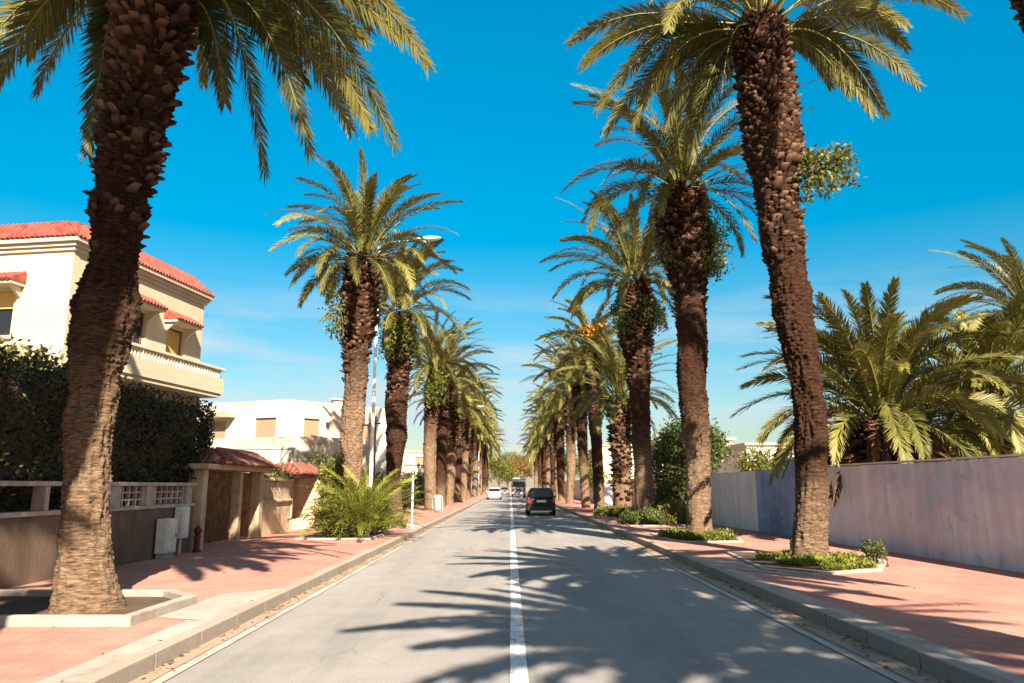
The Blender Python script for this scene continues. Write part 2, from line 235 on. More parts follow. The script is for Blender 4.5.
class MB:
    def __init__(s): s.v = []; s.f = []
    def add(s, v, f):
        n = len(s.v); s.v += [tuple(x) for x in v]; s.f += [tuple(i + n for i in q) for q in f]; return s
    def box(s, x0, x1, y0, y1, z0, z1):
        v = [(x, y, z) for z in (z0, z1) for y in (y0, y1) for x in (x0, x1)]
        return s.add(v, [(0, 2, 3, 1), (4, 5, 7, 6), (0, 1, 5, 4), (1, 3, 7, 5), (3, 2, 6, 7), (2, 0, 4, 6)])
    def prism(s, poly, z0, z1):
        n = len(poly); v = [(x, y, z0) for x, y in poly] + [(x, y, z1) for x, y in poly]
        return s.add(v, [tuple(range(n))[::-1], tuple(range(n, 2 * n))] + [(i, (i + 1) % n, n + (i + 1) % n, n + i) for i in range(n)])
    def tube(s, pts, rs, k=10, cap=True):
        pts = [Vector(p) for p in pts]; n = len(pts); v = []
        if not hasattr(rs, '__len__'): rs = [rs] * n
        for i, p in enumerate(pts):
            d = (pts[min(i + 1, n - 1)] - pts[max(i - 1, 0)]).normalized()
            a = d.orthogonal().normalized() if abs(d.z) < 0.99 else Vector((1, 0, 0)); a = (a - d * a.dot(d)).normalized(); b = d.cross(a)
            if abs(d.z) < 0.99:
                a = Vector((0, 0, 1)).cross(d).normalized(); b = d.cross(a)
            v += [p + (a * math.cos(2 * math.pi * j / k) + b * math.sin(2 * math.pi * j / k)) * rs[i] for j in range(k)]
        f = [(i * k + j, i * k + (j + 1) % k, (i + 1) * k + (j + 1) % k, (i + 1) * k + j) for i in range(n - 1) for j in range(k)]
        if cap: f += [tuple(range(k))[::-1], tuple(range((n - 1) * k, n * k))]
        return s.add(v, f)
    def lathe(s, prof, c=(0, 0, 0), k=20, ax='z'):
        v = []
        for r, z in prof:
            for j in range(k):
                a = 2 * math.pi * j / k
                q = (r * math.cos(a), r * math.sin(a), z) if ax == 'z' else (z, r * math.cos(a), r * math.sin(a)) if ax == 'x' else (r * math.cos(a), z, r * math.sin(a))
                v.append((q[0] + c[0], q[1] + c[1], q[2] + c[2]))
        n = len(prof)
        f = [(i * k + j, i * k + (j + 1) % k, (i + 1) * k + (j + 1) % k, (i + 1) * k + j) for i in range(n - 1) for j in range(k)] + [tuple(range(k))[::-1], tuple(range((n - 1) * k, n * k))]
        return s.add(v, f)
    def build(s, name, m, parent=None, bevel=0, smooth=False, kind=None):
        me = bpy.data.meshes.new(name); me.from_pydata(s.v, [], s.f); me.materials.append(m)
        if smooth: me.polygons.foreach_set('use_smooth', np.ones(len(me.polygons), dtype=bool))
        o = bpy.data.objects.new(name, me); C.objects.link(o); o.parent = parent
        if bevel:
            b = o.modifiers.new('bevel', 'BEVEL'); b.width = bevel; b.segments = 2; b.limit_method = 'ANGLE'
        if kind: o['kind'] = kind
        return o

# ---------------------------------------------------------------- ground, road, pavements
m = MB(); m.add([(-900, -60, -0.02), (900, -60, -0.02), (900, 1500, -0.02), (-900, 1500, -0.02)], [(0, 1, 2, 3)]); m.build('ground', M['land'], kind='structure')
RY0, RY1 = -28, 520
def wob(y, s): return 0.018 * noise.noise(Vector((y * 0.45, s, 0))) + 0.012 * noise.noise(Vector((y * 2.1, s, 3)))
def strip(name, fx0, fx1, z, mt, y0=RY0, y1=RY1, dens=0.4):
    ys = list(np.arange(y0, min(60, y1), dens)) + list(np.arange(max(60, y0), y1 + 1, 20))
    v = []; f = []
    for i, y in enumerate(ys):
        v += [(fx0(y), y, z), (fx1(y), y, z)]
        if i: f.append((2 * i - 2, 2 * i - 1, 2 * i + 1, 2 * i))
    return MB().add(v, f).build(name, mt, kind='structure')
strip('road', lambda y: -3.16, lambda y: 3.645, 0.0, M['asphalt'])
strip('gutter_left', lambda y: -3.155, lambda y: -2.99 + wob(y, 1), 0.006, M['gutter'])
strip('gutter_right', lambda y: 3.36 + 1.5 * wob(y, 2), lambda y: 3.645, 0.006, M['gutter'])
strip('edge_line_left', lambda y: -2.97 + wob(y, 1), lambda y: -2.87 + 0.5 * wob(y, 4), 0.010, M['edge'])
strip('edge_line_right', lambda y: 3.20 + 0.5 * wob(y, 5), lambda y: 3.29 + wob(y, 6), 0.010, M['edge'])
strip('centre_line', lambda y: 0.0 + 0.25 * wob(y, 8), lambda y: 0.15 + 0.25 * wob(y, 9), 0.010, M['paint'])
m = MB()
for x0, x1, nm in ((-3.32, -3.155, 'kerb_left'), (3.645, 3.81, 'kerb_right')):
    k = MB(); y = RY0
    while y < 130:
        L = 1.0 if y < 60 else 5.0
        dz = 0.006 * noise.noise(Vector((y, x0, 1)))
        k.box(x0, x1, y + 0.004, y + L - 0.004, -0.01, 0.15 + dz); y += L
    k.box(x0, x1, y, RY1, -0.01, 0.15)
    k.build(nm, M['kerb'], kind='structure', bevel=0.012)
MB().box(-9.5, -3.322, RY0, RY1, -0.015, 0.13).build('pavement_left', M['paving'], kind='structure')
MB().box(3.812, 9.6, RY0, RY1, -0.015, 0.13).build('pavement_right', M['paving'], kind='structure')
def patch(name, poly, z=0.1345, mt='slab'):
    o = MB().add([(x, y, z) for x, y in poly], [tuple(range(len(poly)))]).build(name, M[mt], kind='structure'); return o
patch('concrete_apron', [(-4.02, 8.9), (-3.325, 8.6), (-3.325, 11.3), (-4.0, 10.7)])
patch('concrete_apron', [(-3.60, -5), (-3.325, -5), (-3.325, 8.6), (-3.60, 8.75)])
patch('concrete_apron', [(3.815, 2), (4.02, 2), (4.05, 14.2), (3.815, 14.2)])
patch('concrete_apron', [(3.815, 14.2), (4.75, 12.7), (4.4, 15.4), (3.815, 16.2)], 0.139)
patch('concrete_apron', [(-5.2, 27.5), (-3.325, 26.5), (-3.325, 30), (-5.2, 30.5)])

# ---------------------------------------------------------------- vegetation builders
def bez(a, b, c, t):
    t = t[:, None]; return (1 - t) ** 2 * a + 2 * t * (1 - t) * b + t ** 2 * c
def leaflets(P, T, side, up, L, wid, ang, vee, rng, sag=0.12):
    """diamond leaflets of two quads each, bent down a little at the tip"""
    n = len(P)
    d = T * np.cos(ang)[:, None] + side * (np.sin(ang) * np.cos(vee))[:, None] + up * (np.sin(ang) * np.sin(vee))[:, None]
    d += rng.normal(0, 0.07, (n, 3)); d /= np.linalg.norm(d, axis=1)[:, None]
    w = np.cross(d, up); w /= (np.linalg.norm(w, axis=1)[:, None] + 1e-6)
    tipd = np.array([0, 0, -1.0])
    b = P; mid = P + d * (L * 0.5)[:, None] + tipd * (L * sag * 0.3)[:, None]; tip = P + d * L[:, None] + tipd * (L * sag)[:, None]
    hw = (w * wid[:, None]) * 0.5
    V = np.stack([b - hw * 0.5, b + hw * 0.5, mid + hw, mid - hw, tip + hw * 0.1, tip - hw * 0.1], 1).reshape(-1, 3)
    i = np.arange(n)[:, None] * 6
    F = np.concatenate([i + np.array([0, 1, 2, 3]), i + np.array([3, 2, 4, 5])], 0)
    return V, F
class Leafy:
    def __init__(s): s.V = []; s.F = []; s.T = []; s.n = 0
    def add(s, V, F, t):
        s.V.append(V); s.F.append(F + s.n); s.T.append(t if hasattr(t, '__len__') else np.full(len(V), t)); s.n += len(V)
    def build(s, name, m, parent=None):
        return meshobj(name, np.concatenate(s.V), np.concatenate(s.F), m, parent, np.clip(np.concatenate(s.T), 0, 1))
def frond(lf, a, b, c, rng, n=60, Lm=0.5, wid=0.035, tint=0.4, rr=0.035, start=0.10, vee=0.35, sag=0.12, roll=0.0):
    a, b, c = (np.array(q, dtype=float) for q in (a, b, c))
    t = np.linspace(start, 1, n) ** 0.92
    P = bez(a, b, c, t)
    Tn = 2 * (1 - t)[:, None] * (b - a) + 2 * t[:, None] * (c - b); Tn /= np.linalg.norm(Tn, axis=1)[:, None]
    h = c - a; h[2] = 0; h = h if np.linalg.norm(h) > 0.05 else np.array([1.0, 0, 0]); h /= np.linalg.norm(h)
    side0 = np.array([h[1], -h[0], 0.0])
    side = side0 - Tn * (Tn @ side0)[:, None]; side /= np.linalg.norm(side, axis=1)[:, None]
    up = np.cross(side, Tn)
    rl = roll * (.45 + .55 * t) + rng.normal(0, 0.03, n)
    s2 = side * np.cos(rl)[:, None] + up * np.sin(rl)[:, None]; u2 = -side * np.sin(rl)[:, None] + up * np.cos(rl)[:, None]
    L = Lm * (0.35 + 0.75 * np.sin(np.pi * np.clip(t * 0.86 + 0.10, 0, 1)) ** 0.8) * rng.uniform(0.85, 1.1, n)
    ang = np.radians(60 - 36 * t); W_ = np.full(n, wid) * rng.uniform(0.8, 1.2, n)
    for sg in (1, -1):
        V, F = leaflets(P, Tn, s2 * sg, u2, L, W_, ang, rng.normal(vee, 0.22, n), rng, sag)
        tt = np.repeat(tint + 0.30 * (t - 0.5) + rng.normal(0, 0.13, n), 6)
        lf.add(V, F, tt)
    k = 10; tk = np.linspace(0, 1, k); Q = bez(a, b, c, tk); rad = rr * (1 - 0.9 * tk)
    Tq = 2 * (1 - tk)[:, None] * (b - a) + 2 * tk[:, None] * (c - b); Tq /= np.linalg.norm(Tq, axis=1)[:, None]
    sq = side0 - Tq * (Tq @ side0)[:, None]; sq /= np.linalg.norm(sq, axis=1)[:, None]; uq = np.cross(sq, Tq)
    V = np.stack([Q + sq * rad[:, None] * 1.4, Q + uq * rad[:, None] * 0.6, Q - sq * rad[:, None] * 1.4, Q - uq * rad[:, None]], 1).reshape(-1, 3)
    F = np.array([(i * 4 + j, i * 4 + (j + 1) % 4, (i + 1) * 4 + (j + 1) % 4, (i + 1) * 4 + j) for i in range(k - 1) for j in range(4)])
    lf.add(V, F, 0.85)
def crown(name, seed, nf=62, L=4.3, r0=0.45, droop=1.0, leaf=0.5, nl=60, wid=0.04, extra=(), m='frond', skip=None, rise=1.0, lowest=-25, tintb=0.38):
    rng = np.random.default_rng(seed); lf = Leafy()
    for i in range(nf):
        q = i / nf
        az = i * 2.39996 + rng.normal(0, 0.12)
        el = R((84 - (84 - lowest) * q ** 1.3) * rise) + rng.normal(0, 0.10)
        if skip and skip(math.degrees(az) % 360, math.degrees(el)): continue
        ln = L * rng.uniform(0.86, 1.08) * (0.78 + 0.28 * math.sin(math.pi * min(1, q + 0.2)))
        dx, dy = math.cos(az), math.sin(az)
        a = np.array([dx * r0 * min(1, 0.25 + q), dy * r0 * min(1, 0.25 + q), 0.35 - 0.55 * q])
        d = np.array([dx * math.cos(el), dy * math.cos(el), math.sin(el)])
        b = a + d * ln * 0.60
        el2 = el - droop * (R(54) + R(22) * q) + rng.normal(0, 0.16)
        el2 = max(el2, R(-74))
        d2 = np.array([dx * math.cos(el2), dy * math.cos(el2), math.sin(el2)])
        sw = rng.normal(0, 0.18); d2[:2] += np.array([-dy, dx]) * sw
        c = b + d2 * ln * 0.50
        frond(lf, a, b, c, rng, nl, leaf, wid, tintb + rng.normal(0, 0.17) + 0.10 * q, roll=rng.normal(0, 0.5), vee=0.5 - 0.3 * q)
    for (a, b, c, tt) in extra: frond(lf, a, b, c, rng, int(nl * 1.1), leaf, wid, tt, roll=rng.uniform(0.7, 1.35) * (1 if c[0] > 0 else -1), vee=0.12)
    return lf
def trunk_mesh(name, pts, segs, dz, hs, amp, lump, seed, base_h=None):
    """pts: (x, z, r) or (x, y, z, r) centre line; lozenge leaf scars and lumps are real relief"""
    pts = [(p[0], 0.0, p[1], p[2]) if len(p) == 3 else p for p in pts]
    P = np.array(pts, dtype=float); z0, z1 = P[0, 2], P[-1, 2]
    n = max(4, int((z1 - z0) / dz)); zs = np.linspace(z0, z1, n + 1)
    def sm(col):
        v = np.interp(zs, P[:, 2], P[:, col]); k = max(3, int(0.26 / dz) | 1); pad = k // 2
        return np.convolve(np.pad(v, pad, mode='edge'), np.ones(k) / k, 'valid')
    cx, cy, rr = sm(0), sm(1), sm(3) * 0.92 - 0.02
    th = np.arange(segs) / segs * 2 * np.pi
    ncol = max(8, int(round(2 * np.pi * rr.mean() / 0.20)))
    V = np.zeros((n + 1, segs, 3)); T = np.zeros((n + 1, segs))
    for i, z in enumerate(zs):
        for j in range(segs):
            c, s = math.cos(th[j]), math.sin(th[j])
            nz = noise.noise(Vector((c * 1.3, s * 1.3, z * 0.7 + seed * 9)))
            n2 = noise.noise(Vector((c * 4 + seed, s * 4, z * 3.2)))
            n3 = noise.noise(Vector((c * 9 + seed, s * 9, z * 14.0)))
            v = (z + 0.02 * n2) / hs + 0.25 * n2; row = math.floor(v); f = v - row
            u = th[j] / (2 * math.pi) * ncol + 0.5 * (row % 2); a = abs(2 * (u - math.floor(u)) - 1)
            lowf = 0.5 + 0.5 * min(1, max(0, (z - z0 - 1.0) / 2.5)); d = lowf * amp * (f ** 1.5) * (1 - a ** 3) * (0.5 + 0.9 * abs(noise.noise(Vector((math.floor(u) * 3.1, row * 1.7, seed)))) * 2)
            t1 = noise.noise(Vector((c * .55 + seed * 3, s * .55, z * 1.25))) + .35 * n2; st_ = lump * 0.75 * (1 / (1 + math.exp(-14 * (t1 - 0.05))) - .5) * lowf
            r = st_ + rr[i] * (1 + lump * nz * (0.4 + lowf)) + 0.42 * lump * n2 * lowf + d + amp * 0.7 * n3 * lowf - amp * 0.5
            V[i, j] = (cx[i] + r * c, cy[i] + r * s, z); T[i, j] = 0.5 + n2 * 0.4 - 0.5 * f
    idx = np.arange((n + 1) * segs).reshape(n + 1, segs)
    A = idx[:-1]; B = idx[1:]
    F = np.stack([A, np.roll(A, -1, 1), np.roll(B, -1, 1), B], 2).reshape(-1, 4)
    top = V[-1].mean(0); Vv = np.concatenate([V.reshape(-1, 3), [top]]); k = len(Vv) - 1
    F = np.concatenate([F, np.array([(idx[-1, j], idx[-1, (j + 1) % segs], k, k) for j in range(segs)])]) if False else F
    me = bpy.data.meshes.new(name)
    VV = V.reshape(-1, 3).astype(np.float32)
    nf = len(F)
    me.vertices.add(len(VV)); me.vertices.foreach_set('co', VV.ravel())
    me.loops.add(nf * 4); me.loops.foreach_set('vertex_index', F.astype(np.int32).ravel())
    me.polygons.add(nf); me.polygons.foreach_set('loop_start', np.arange(0, nf * 4, 4, dtype=np.int32)); me.polygons.foreach_set('loop_total', np.full(nf, 4, dtype=np.int32))
    me.update(calc_edges=True)
    return me, (zs, cx, cy, rr)
def barkmat(split):
    """one trunk material: pale, fine-ringed base fading into rough bark, with crown shade put into its dark colour"""
    m = bpy.data.materials.new('palm_bark'); m.use_nodes = True; t = m.node_tree; p = t.nodes['Principled BSDF']; p.inputs['Roughness'].default_value = 0.95; p.inputs['Specular IOR Level'].default_value = 0.1
    tc = N(t, 'ShaderNodeTexCoord'); sp = N(t, 'ShaderNodeSeparateXYZ'); t.links.new(tc.outputs['Object'], sp.inputs[0])
    mp = N(t, 'ShaderNodeMapping'); mp.inputs['Scale'].default_value = (1, 1, 5); t.links.new(tc.outputs['Object'], mp.inputs[0])
    n1 = N(t, 'ShaderNodeTexNoise'); n1.inputs['Scale'].default_value = 8; n1.inputs['Detail'].default_value = 9; n1.inputs['Roughness'].default_value = 0.7; t.links.new(mp.outputs[0], n1.inputs['Vector'])
    n2 = N(t, 'ShaderNodeTexNoise'); n2.inputs['Scale'].default_value = 1.1; n2.inputs['Detail'].default_value = 4; t.links.new(tc.outputs['Object'], n2.inputs['Vector'])
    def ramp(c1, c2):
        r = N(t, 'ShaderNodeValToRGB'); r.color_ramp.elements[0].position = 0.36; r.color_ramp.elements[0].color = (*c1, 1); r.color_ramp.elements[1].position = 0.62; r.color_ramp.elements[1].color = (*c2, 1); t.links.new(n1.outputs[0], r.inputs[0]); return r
    lo = ramp((0.055, 0.030, 0.017), (0.27, 0.18, 0.11)); hi = ramp((0.007, 0.003, 0.002), (0.070, 0.033, 0.018))  # upper ramp: rougher bark, darkened further to hold the shade under the crowns
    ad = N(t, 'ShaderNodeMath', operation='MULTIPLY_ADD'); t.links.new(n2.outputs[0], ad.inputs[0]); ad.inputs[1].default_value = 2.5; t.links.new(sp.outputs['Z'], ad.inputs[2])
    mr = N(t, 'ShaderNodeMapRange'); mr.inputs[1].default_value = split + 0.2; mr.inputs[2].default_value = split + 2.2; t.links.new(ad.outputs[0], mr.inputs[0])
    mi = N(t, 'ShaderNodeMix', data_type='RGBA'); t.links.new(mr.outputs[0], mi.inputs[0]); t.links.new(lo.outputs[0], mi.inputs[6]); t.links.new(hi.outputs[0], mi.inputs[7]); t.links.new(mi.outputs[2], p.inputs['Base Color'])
    n3 = N(t, 'ShaderNodeTexNoise'); n3.inputs['Scale'].default_value = 14; n3.inputs['Detail'].default_value = 7; n3.inputs['Roughness'].default_value = 0.7; t.links.new(mp.outputs[0], n3.inputs['Vector'])
    bp = N(t, 'ShaderNodeBump'); bp.inputs['Strength'].default_value = 0.9; bp.inputs['Distance'].default_value = 0.045; t.links.new(n3.outputs[0], bp.inputs['Height']); t.links.new(bp.outputs[0], p.inputs['Normal'])
    return m
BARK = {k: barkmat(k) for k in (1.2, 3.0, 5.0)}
def stubs(prof, za, zb, seed, size=0.17, out=0.13, parent=None, rowh=0.13, m='stub', name='leaf_stubs'):
    """the cut leaf bases under the crown, one spiral of wedges"""
    zs, cx, cy, rr = prof; rng = np.random.default_rng(seed); V = []; F = []; T = []
    z = za; k = 0
    while z < zb:
        q = (z - za) / (zb - za)
        r = np.interp(z, zs, rr); x0 = np.interp(z, zs, cx); y0 = np.interp(z, zs, cy)
        nn = max(6, int(2 * math.pi * r / (size * 1.02)))
        for j in range(nn):
            a = (j + 0.5 * (k % 2)) / nn * 2 * math.pi + rng.normal(0, 0.05); s = size * rng.uniform(0.5, 1.25); o = out * rng.uniform(0.25, 1.6) * (0.8 + 0.6 * q)
            rad = np.array([math.cos(a), math.sin(a), 0]); tan = np.array([-math.sin(a), math.cos(a), 0]); up = np.array([0, 0, 1.0])
            o0 = np.array([x0, y0, z + rng.normal(0, rowh * 0.25)]) + rad * (r - 0.03)
            if rng.uniform() < 0.10 + 0.85 * max(0, 1 - q / 0.55) ** 1.2: continue
            lift = s * rng.uniform(0.15, 0.75); hk = rng.uniform(.5, 1.1); tw = tan * rng.normal(0, .25) * s
            b = [o0 - tan * s * .52 - up * s * .34, o0 + tan * s * .52 - up * s * .34, o0 + tan * s * .42 + up * s * .22, o0 - tan * s * .42 + up * s * .22]
            tp = o0 + rad * o + up * lift + tw
            c = [tp - tan * s * .40 - up * s * .13 * hk, tp + tan * s * .40 - up * s * .16 * hk, tp + tan * s * .26 + up * s * .09 * hk - rad * 0.05, tp - tan * s * .28 + up * s * .11 * hk - rad * 0.05]
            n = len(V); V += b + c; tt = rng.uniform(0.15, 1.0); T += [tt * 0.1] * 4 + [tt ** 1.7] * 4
            F += [(n + 4, n + 5, n + 6, n + 7)] + [(n + i, n + (i + 1) % 4, n + 4 + (i + 1) % 4, n + 4 + i) for i in range(4)]
        z += rowh; k += 1
    o = meshobj(name, np.array(V), np.array(F), M[m], parent, T); o['kind'] = 'stuff'; return o
CR = {}
def getcrown(k):
    if k not in CR:
        P = {0: dict(seed=11, nf=62, L=4.2, lowest=-14, droop=1.15), 1: dict(seed=23, nf=56, L=4.0, lowest=-18, droop=1.25), 2: dict(seed=37, nf=64, L=4.3, lowest=-10, droop=1.2), 3: dict(seed=51, nf=60, L=3.9, droop=1.35, lowest=-20), 4: dict(seed=63, nf=86, L=4.1, droop=1.1, lowest=-22)}[k]
        o = crown('crown', nl=92, wid=0.07 if k == 4 else 0.034, leaf=0.42 if k == 4 else 0.36, tintb=0.42, **P).build('crown', M['frond']); me = o.data; bpy.data.objects.remove(o); CR[k] = me
    return CR[k]
def palm(loc, pts, label, group, ck=None, cm=None, segs=64, dz=0.03, hs=0.10, amp=0.05, lump=0.06, seed=1, stub=(0.78, 1.0), split=3.0, cz=0.15, cscale=1.0, crz=0, name='palm_tree', stsz=0.17, stout=0.13, tme=None):
    root = empty(name, loc, 0, label, 'palm tree', group)
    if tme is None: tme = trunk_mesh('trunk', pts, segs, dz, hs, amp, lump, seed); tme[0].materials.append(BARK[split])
    t = bpy.data.objects.new('trunk', tme[0]); C.objects.link(t); t.parent = root
    me, prof = tme
    zt = prof[0][-1]; z0 = prof[0][0]
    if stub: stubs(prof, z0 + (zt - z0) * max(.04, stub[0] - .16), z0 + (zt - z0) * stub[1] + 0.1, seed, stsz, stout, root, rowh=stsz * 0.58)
    if cm is not None: c = cm.build('crown', M['frond'], root)
    else: c = bpy.data.objects.new('crown', getcrown(ck)); C.objects.link(c); c.parent = root
    c.location = (prof[1][-1], prof[2][-1], zt + cz); c.scale = (cscale,) * 3; c.rotation_euler = (0, 0, crz)
    return root
def rel(pts, x0): return [(round(p[0] - x0, 3), p[1] - 0.13, p[2]) for p in pts]

# ---------------------------------------------------------------- the palms
GL, GR = 'palms planted along the left pavement', 'palms planted along the right pavement'
L1 = rel([(-5.02, 0.10, 0.47), (-5.06, 0.35, 0.41), (-5.12, 0.73, 0.355), (-5.21, 1.43, 0.32), (-5.26, 2.16, 0.30), (-5.27, 2.7, 0.32), (-5.26, 3.1, 0.40), (-5.24, 3.55, 0.455), (-5.20, 3.95, 0.44), (-5.16, 4.35, 0.36), (-5.13, 4.75, 0.32), (-5.14, 4.95, 0.33), (-5.13, 5.03, 0.40), (-5.14, 5.32, 0.40), (-5.12, 5.42, 0.34), (-5.10, 5.75, 0.40), (-5.10, 6.1, 0.43), (-5.05, 6.75, 0.43), (-4.98, 7.5, 0.47), (-4.95, 8.28, 0.52), (-4.97, 8.9, 0.50)], -5.05)
ex = []
rg = np.random.default_rng(5)
def exf(az, reach, drop, up=0.2, z=-0.6, tt=0.3, r0=0.5):
    dx, dy = math.cos(R(az)), math.sin(R(az))
    a = (dx * r0, dy * r0, z); c = (dx * reach, dy * reach, z - drop); b = (dx * reach * 0.62, dy * reach * 0.62, z + up)
    return (a, b, c, tt)
def ext(c, up, tt=0.35, r0=0.42, z=-0.35):
    c = np.array(c, float); h = math.hypot(c[0], c[1]); a = np.array([c[0] / h * r0, c[1] / h * r0, z]); b = a * 0.42 + c * 0.58; b[2] = max(a[2], c[2] + up * 0.9) * 0.55 + up * 0.55
    return (tuple(a), tuple(b), tuple(c), tt)
ex = [ext((3.9, -.66, -2.17), 1.5, .75), ext((3.45, -.26, -3.05), .55, .15), ext((2.93, .54, -2.33), .55, .35), ext((2.59, .94, -2.24), .3, .5), ext((2.17, .34, -2.88), .15, .15), ext((1.67, .04, -3.31), -.1, .12), ext((0.85, .54, -2.02), -.1, .1, z=-.6),
      ext((3.32, .74, -.9), 1.0, .4), ext((1.76, 1.24, -1.3), .4, .2), ext((-1.9, -.26, -2.27), .3, .3), ext((-1.94, .34, -1.39), .6, .3), ext((-.66, -.06, -3.1), -.3, .1, .5, -.8), ext((-.6, .1, -2.6), -.3, .1, .5, -.9), ext((-2.9, 0.5, -1.6), .9, .5), ext((3.6, -1.6, -1.4), 1.6, .7), ext((2.6, 2.2, -1.6), .8, .4), ext((-2.2, -1.5, -1.4), .8, .5)]
cm = crown('crown', 71, nf=44, L=4.0, nl=120, wid=0.025, leaf=0.40, droop=1.1, extra=ex, lowest=12, tintb=0.36)
palm((-5.05, 9.26, 0.13), L1, 'nearest palm on the left pavement, thick bulging dark trunk rising from a concrete planter', GL, cm=cm, segs=120, dz=0.02, hs=0.062, amp=0.045, lump=0.09, seed=1, stub=(0.66, 1.0), split=3.0, stsz=0.125, stout=0.11)
R1p = rel([(6.03, 0.10, 0.50), (6.06, 0.35, 0.44), (6.14, 0.9, 0.39), (6.22, 1.6, 0.37), (6.28, 2.54, 0.36), (6.19, 4.01, 0.38), (6.06, 4.99, 0.46), (6.02, 6.1, 0.49), (5.94, 7.83, 0.50), (5.92, 8.3, 0.48), (5.93, 8.7, 0.64), (5.90, 9.5, 0.64), (5.85, 10.49, 0.64), (5.80, 11.25, 0.64), (5.80, 12.1, 0.52)], 6.03)
ex = [ext((-4.42, 0, -.55), 1.1, .55), ext((-4.21, -.5, -1.47), .9, .45), ext((-3.81, 0, -2.21), .6, .3), ext((-3.12, -.5, -2.96), .4, .2), ext((-2.76, .5, -1.86), .5, .2), ext((-2.16, .5, -2.4), .2, .15), ext((-1.32, -1.0, -2.6), .1, .1), ext((-1.5, .8, -3.0), .1, .1), ext((-3.4, 1.8, -1.9), .8, .3),
      ext((3.54, 0, -1.6), .7, .3), ext((2.44, -.5, -2.59), .4, .15), ext((2.69, .5, -2.03), .4, .5), ext((2.21, .5, -1.55), .3, .2), ext((4.08, -1.0, -.51), 1.5, .7), ext((3.59, .3, .1), 1.0, .6), ext((-3.9, 1.2, -.2), 1.3, .4), ext((1.2, 2.6, -1.4), .7, .3), ext((-1.0, 3.2, -1.4), .7, .3)]
cm = crown('crown', 72, nf=50, L=4.4, nl=110, wid=0.028, leaf=0.42, droop=1.1, extra=ex, lowest=8, tintb=0.36)
palm((6.03, 15.5, 0.13), R1p, 'nearest right-hand palm, tall dark trunk with a wide stubbly collar', GR, cm=cm, segs=110, dz=0.026, hs=0.085, amp=0.05, lump=0.09, seed=2, stub=(0.68, 1.0), split=1.2, stsz=0.14, stout=0.10)
R2p = rel([(5.55, 0.10, 0.47), (5.57, 0.6, 0.42), (5.63, 2.66, 0.42), (5.54, 4.17, 0.48), (5.58, 5.6, 0.52), (5.58, 7.3, 0.52), (5.60, 8.0, 0.60), (5.60, 8.6, 0.84), (5.52, 9.6, 0.86), (5.48, 10.26, 0.80), (5.5, 10.9, 0.62)], 5.55)
palm((5.55, 22.4, 0.13), R2p, 'tall palm second along the right pavement, bushy leafy growth hanging round its collar', GR, cm=crown('crown', 73, nf=68, L=4.3, lowest=-14, nl=84, wid=0.031, leaf=0.38, tintb=0.36, droop=1.12), segs=72, dz=0.04, hs=0.10, seed=3, stub=(0.74, 1.0), split=3.0)
R3p = rel([(5.50, 0.10, 0.48), (5.51, 0.6, 0.43), (5.46, 2.66, 0.44), (5.46, 5.15, 0.46), (5.40, 6.9, 0.58), (5.38, 7.6, 0.70), (5.40, 9.0, 0.80), (5.36, 10.2, 0.66)], 5.5)
palm((5.50, 31, 0.13), R3p, 'third palm along the right pavement, its trunk foot in a green clump', GR, ck=2, segs=64, dz=0.05, hs=0.12, seed=4, stub=(0.66, 1.0), split=3.0, crz=1.0)
R4p = rel([(5.95, 0.13, 0.56), (5.93, 2.2, 0.52), (5.90, 3.5, 0.56), (5.92, 6.2, 0.6)], 5.95)
r4 = palm((5.95, 40, 0.13), R4p, 'short stout palm, shaggy brown leaf bases all down its trunk', GR, ck=0, segs=40, dz=0.08, hs=0.12, seed=5, stub=(0.05, 1.0), split=5.0, crz=2.0, stsz=0.24, stout=0.18)
R5p = rel([(5.32, 0.13, 0.42), (5.25, 1.5, 0.37), (5.19, 3.7, 0.38), (5.13, 5.6, 0.42), (5.10, 8, 0.5), (5.07, 9.6, 0.6)], 5.32)
r5 = palm((5.32, 45, 0.13), R5p, 'palm with orange date stalks in its crown, leaning slightly over the right kerb', GR, ck=3, segs=48, dz=0.06, hs=0.14, seed=6, stub=(0.7, 1.0), split=1.2, crz=0.5)
lf = Leafy(); rng = np.random.default_rng(8)
for i in range(26):
    az = rng.uniform(0, 6.28); c = (math.cos(az) * rng.uniform(.5, 1.2), math.sin(az) * rng.uniform(.5, 1.2) - 0.5, rng.uniform(0.0, 1.1))
    frond(lf, (0, -0.3, 0.2), (c[0] * .5, c[1] * .5, c[2] + .5), c, rng, 16, 0.20, 0.05, rng.uniform(0, 1), 0.02, start=0.5)
d = lf.build('date_stalks', M['orange'], r5); d.location = (-0.25, -0.6, 9.9)
R6p = rel([(5.10, 0.13, 0.37), (5.0, 2.2, 0.34), (4.95, 4.0, 0.40), (4.85, 7.4, 0.5), (4.80, 8.8, 0.58)], 5.1)
palm((5.10, 51, 0.13), R6p, 'slim palm with a shadowed trunk just past the palm with orange date stalks', GR, ck=1, segs=40, dz=0.08, hs=0.14, seed=7, split=3.0, crz=1.7)
L2p = rel([(-4.85, 0.13, 0.42), (-4.88, 0.6, 0.36), (-4.98, 2.1, 0.33), (-5.07, 3.04, 0.40), (-5.06, 3.7, 0.47), (-5.04, 4.6, 0.41), (-5.03, 5.96, 0.46), (-4.99, 6.9, 0.60), (-4.94, 8.4, 0.58), (-4.9, 9.0, 0.5)], -4.85)
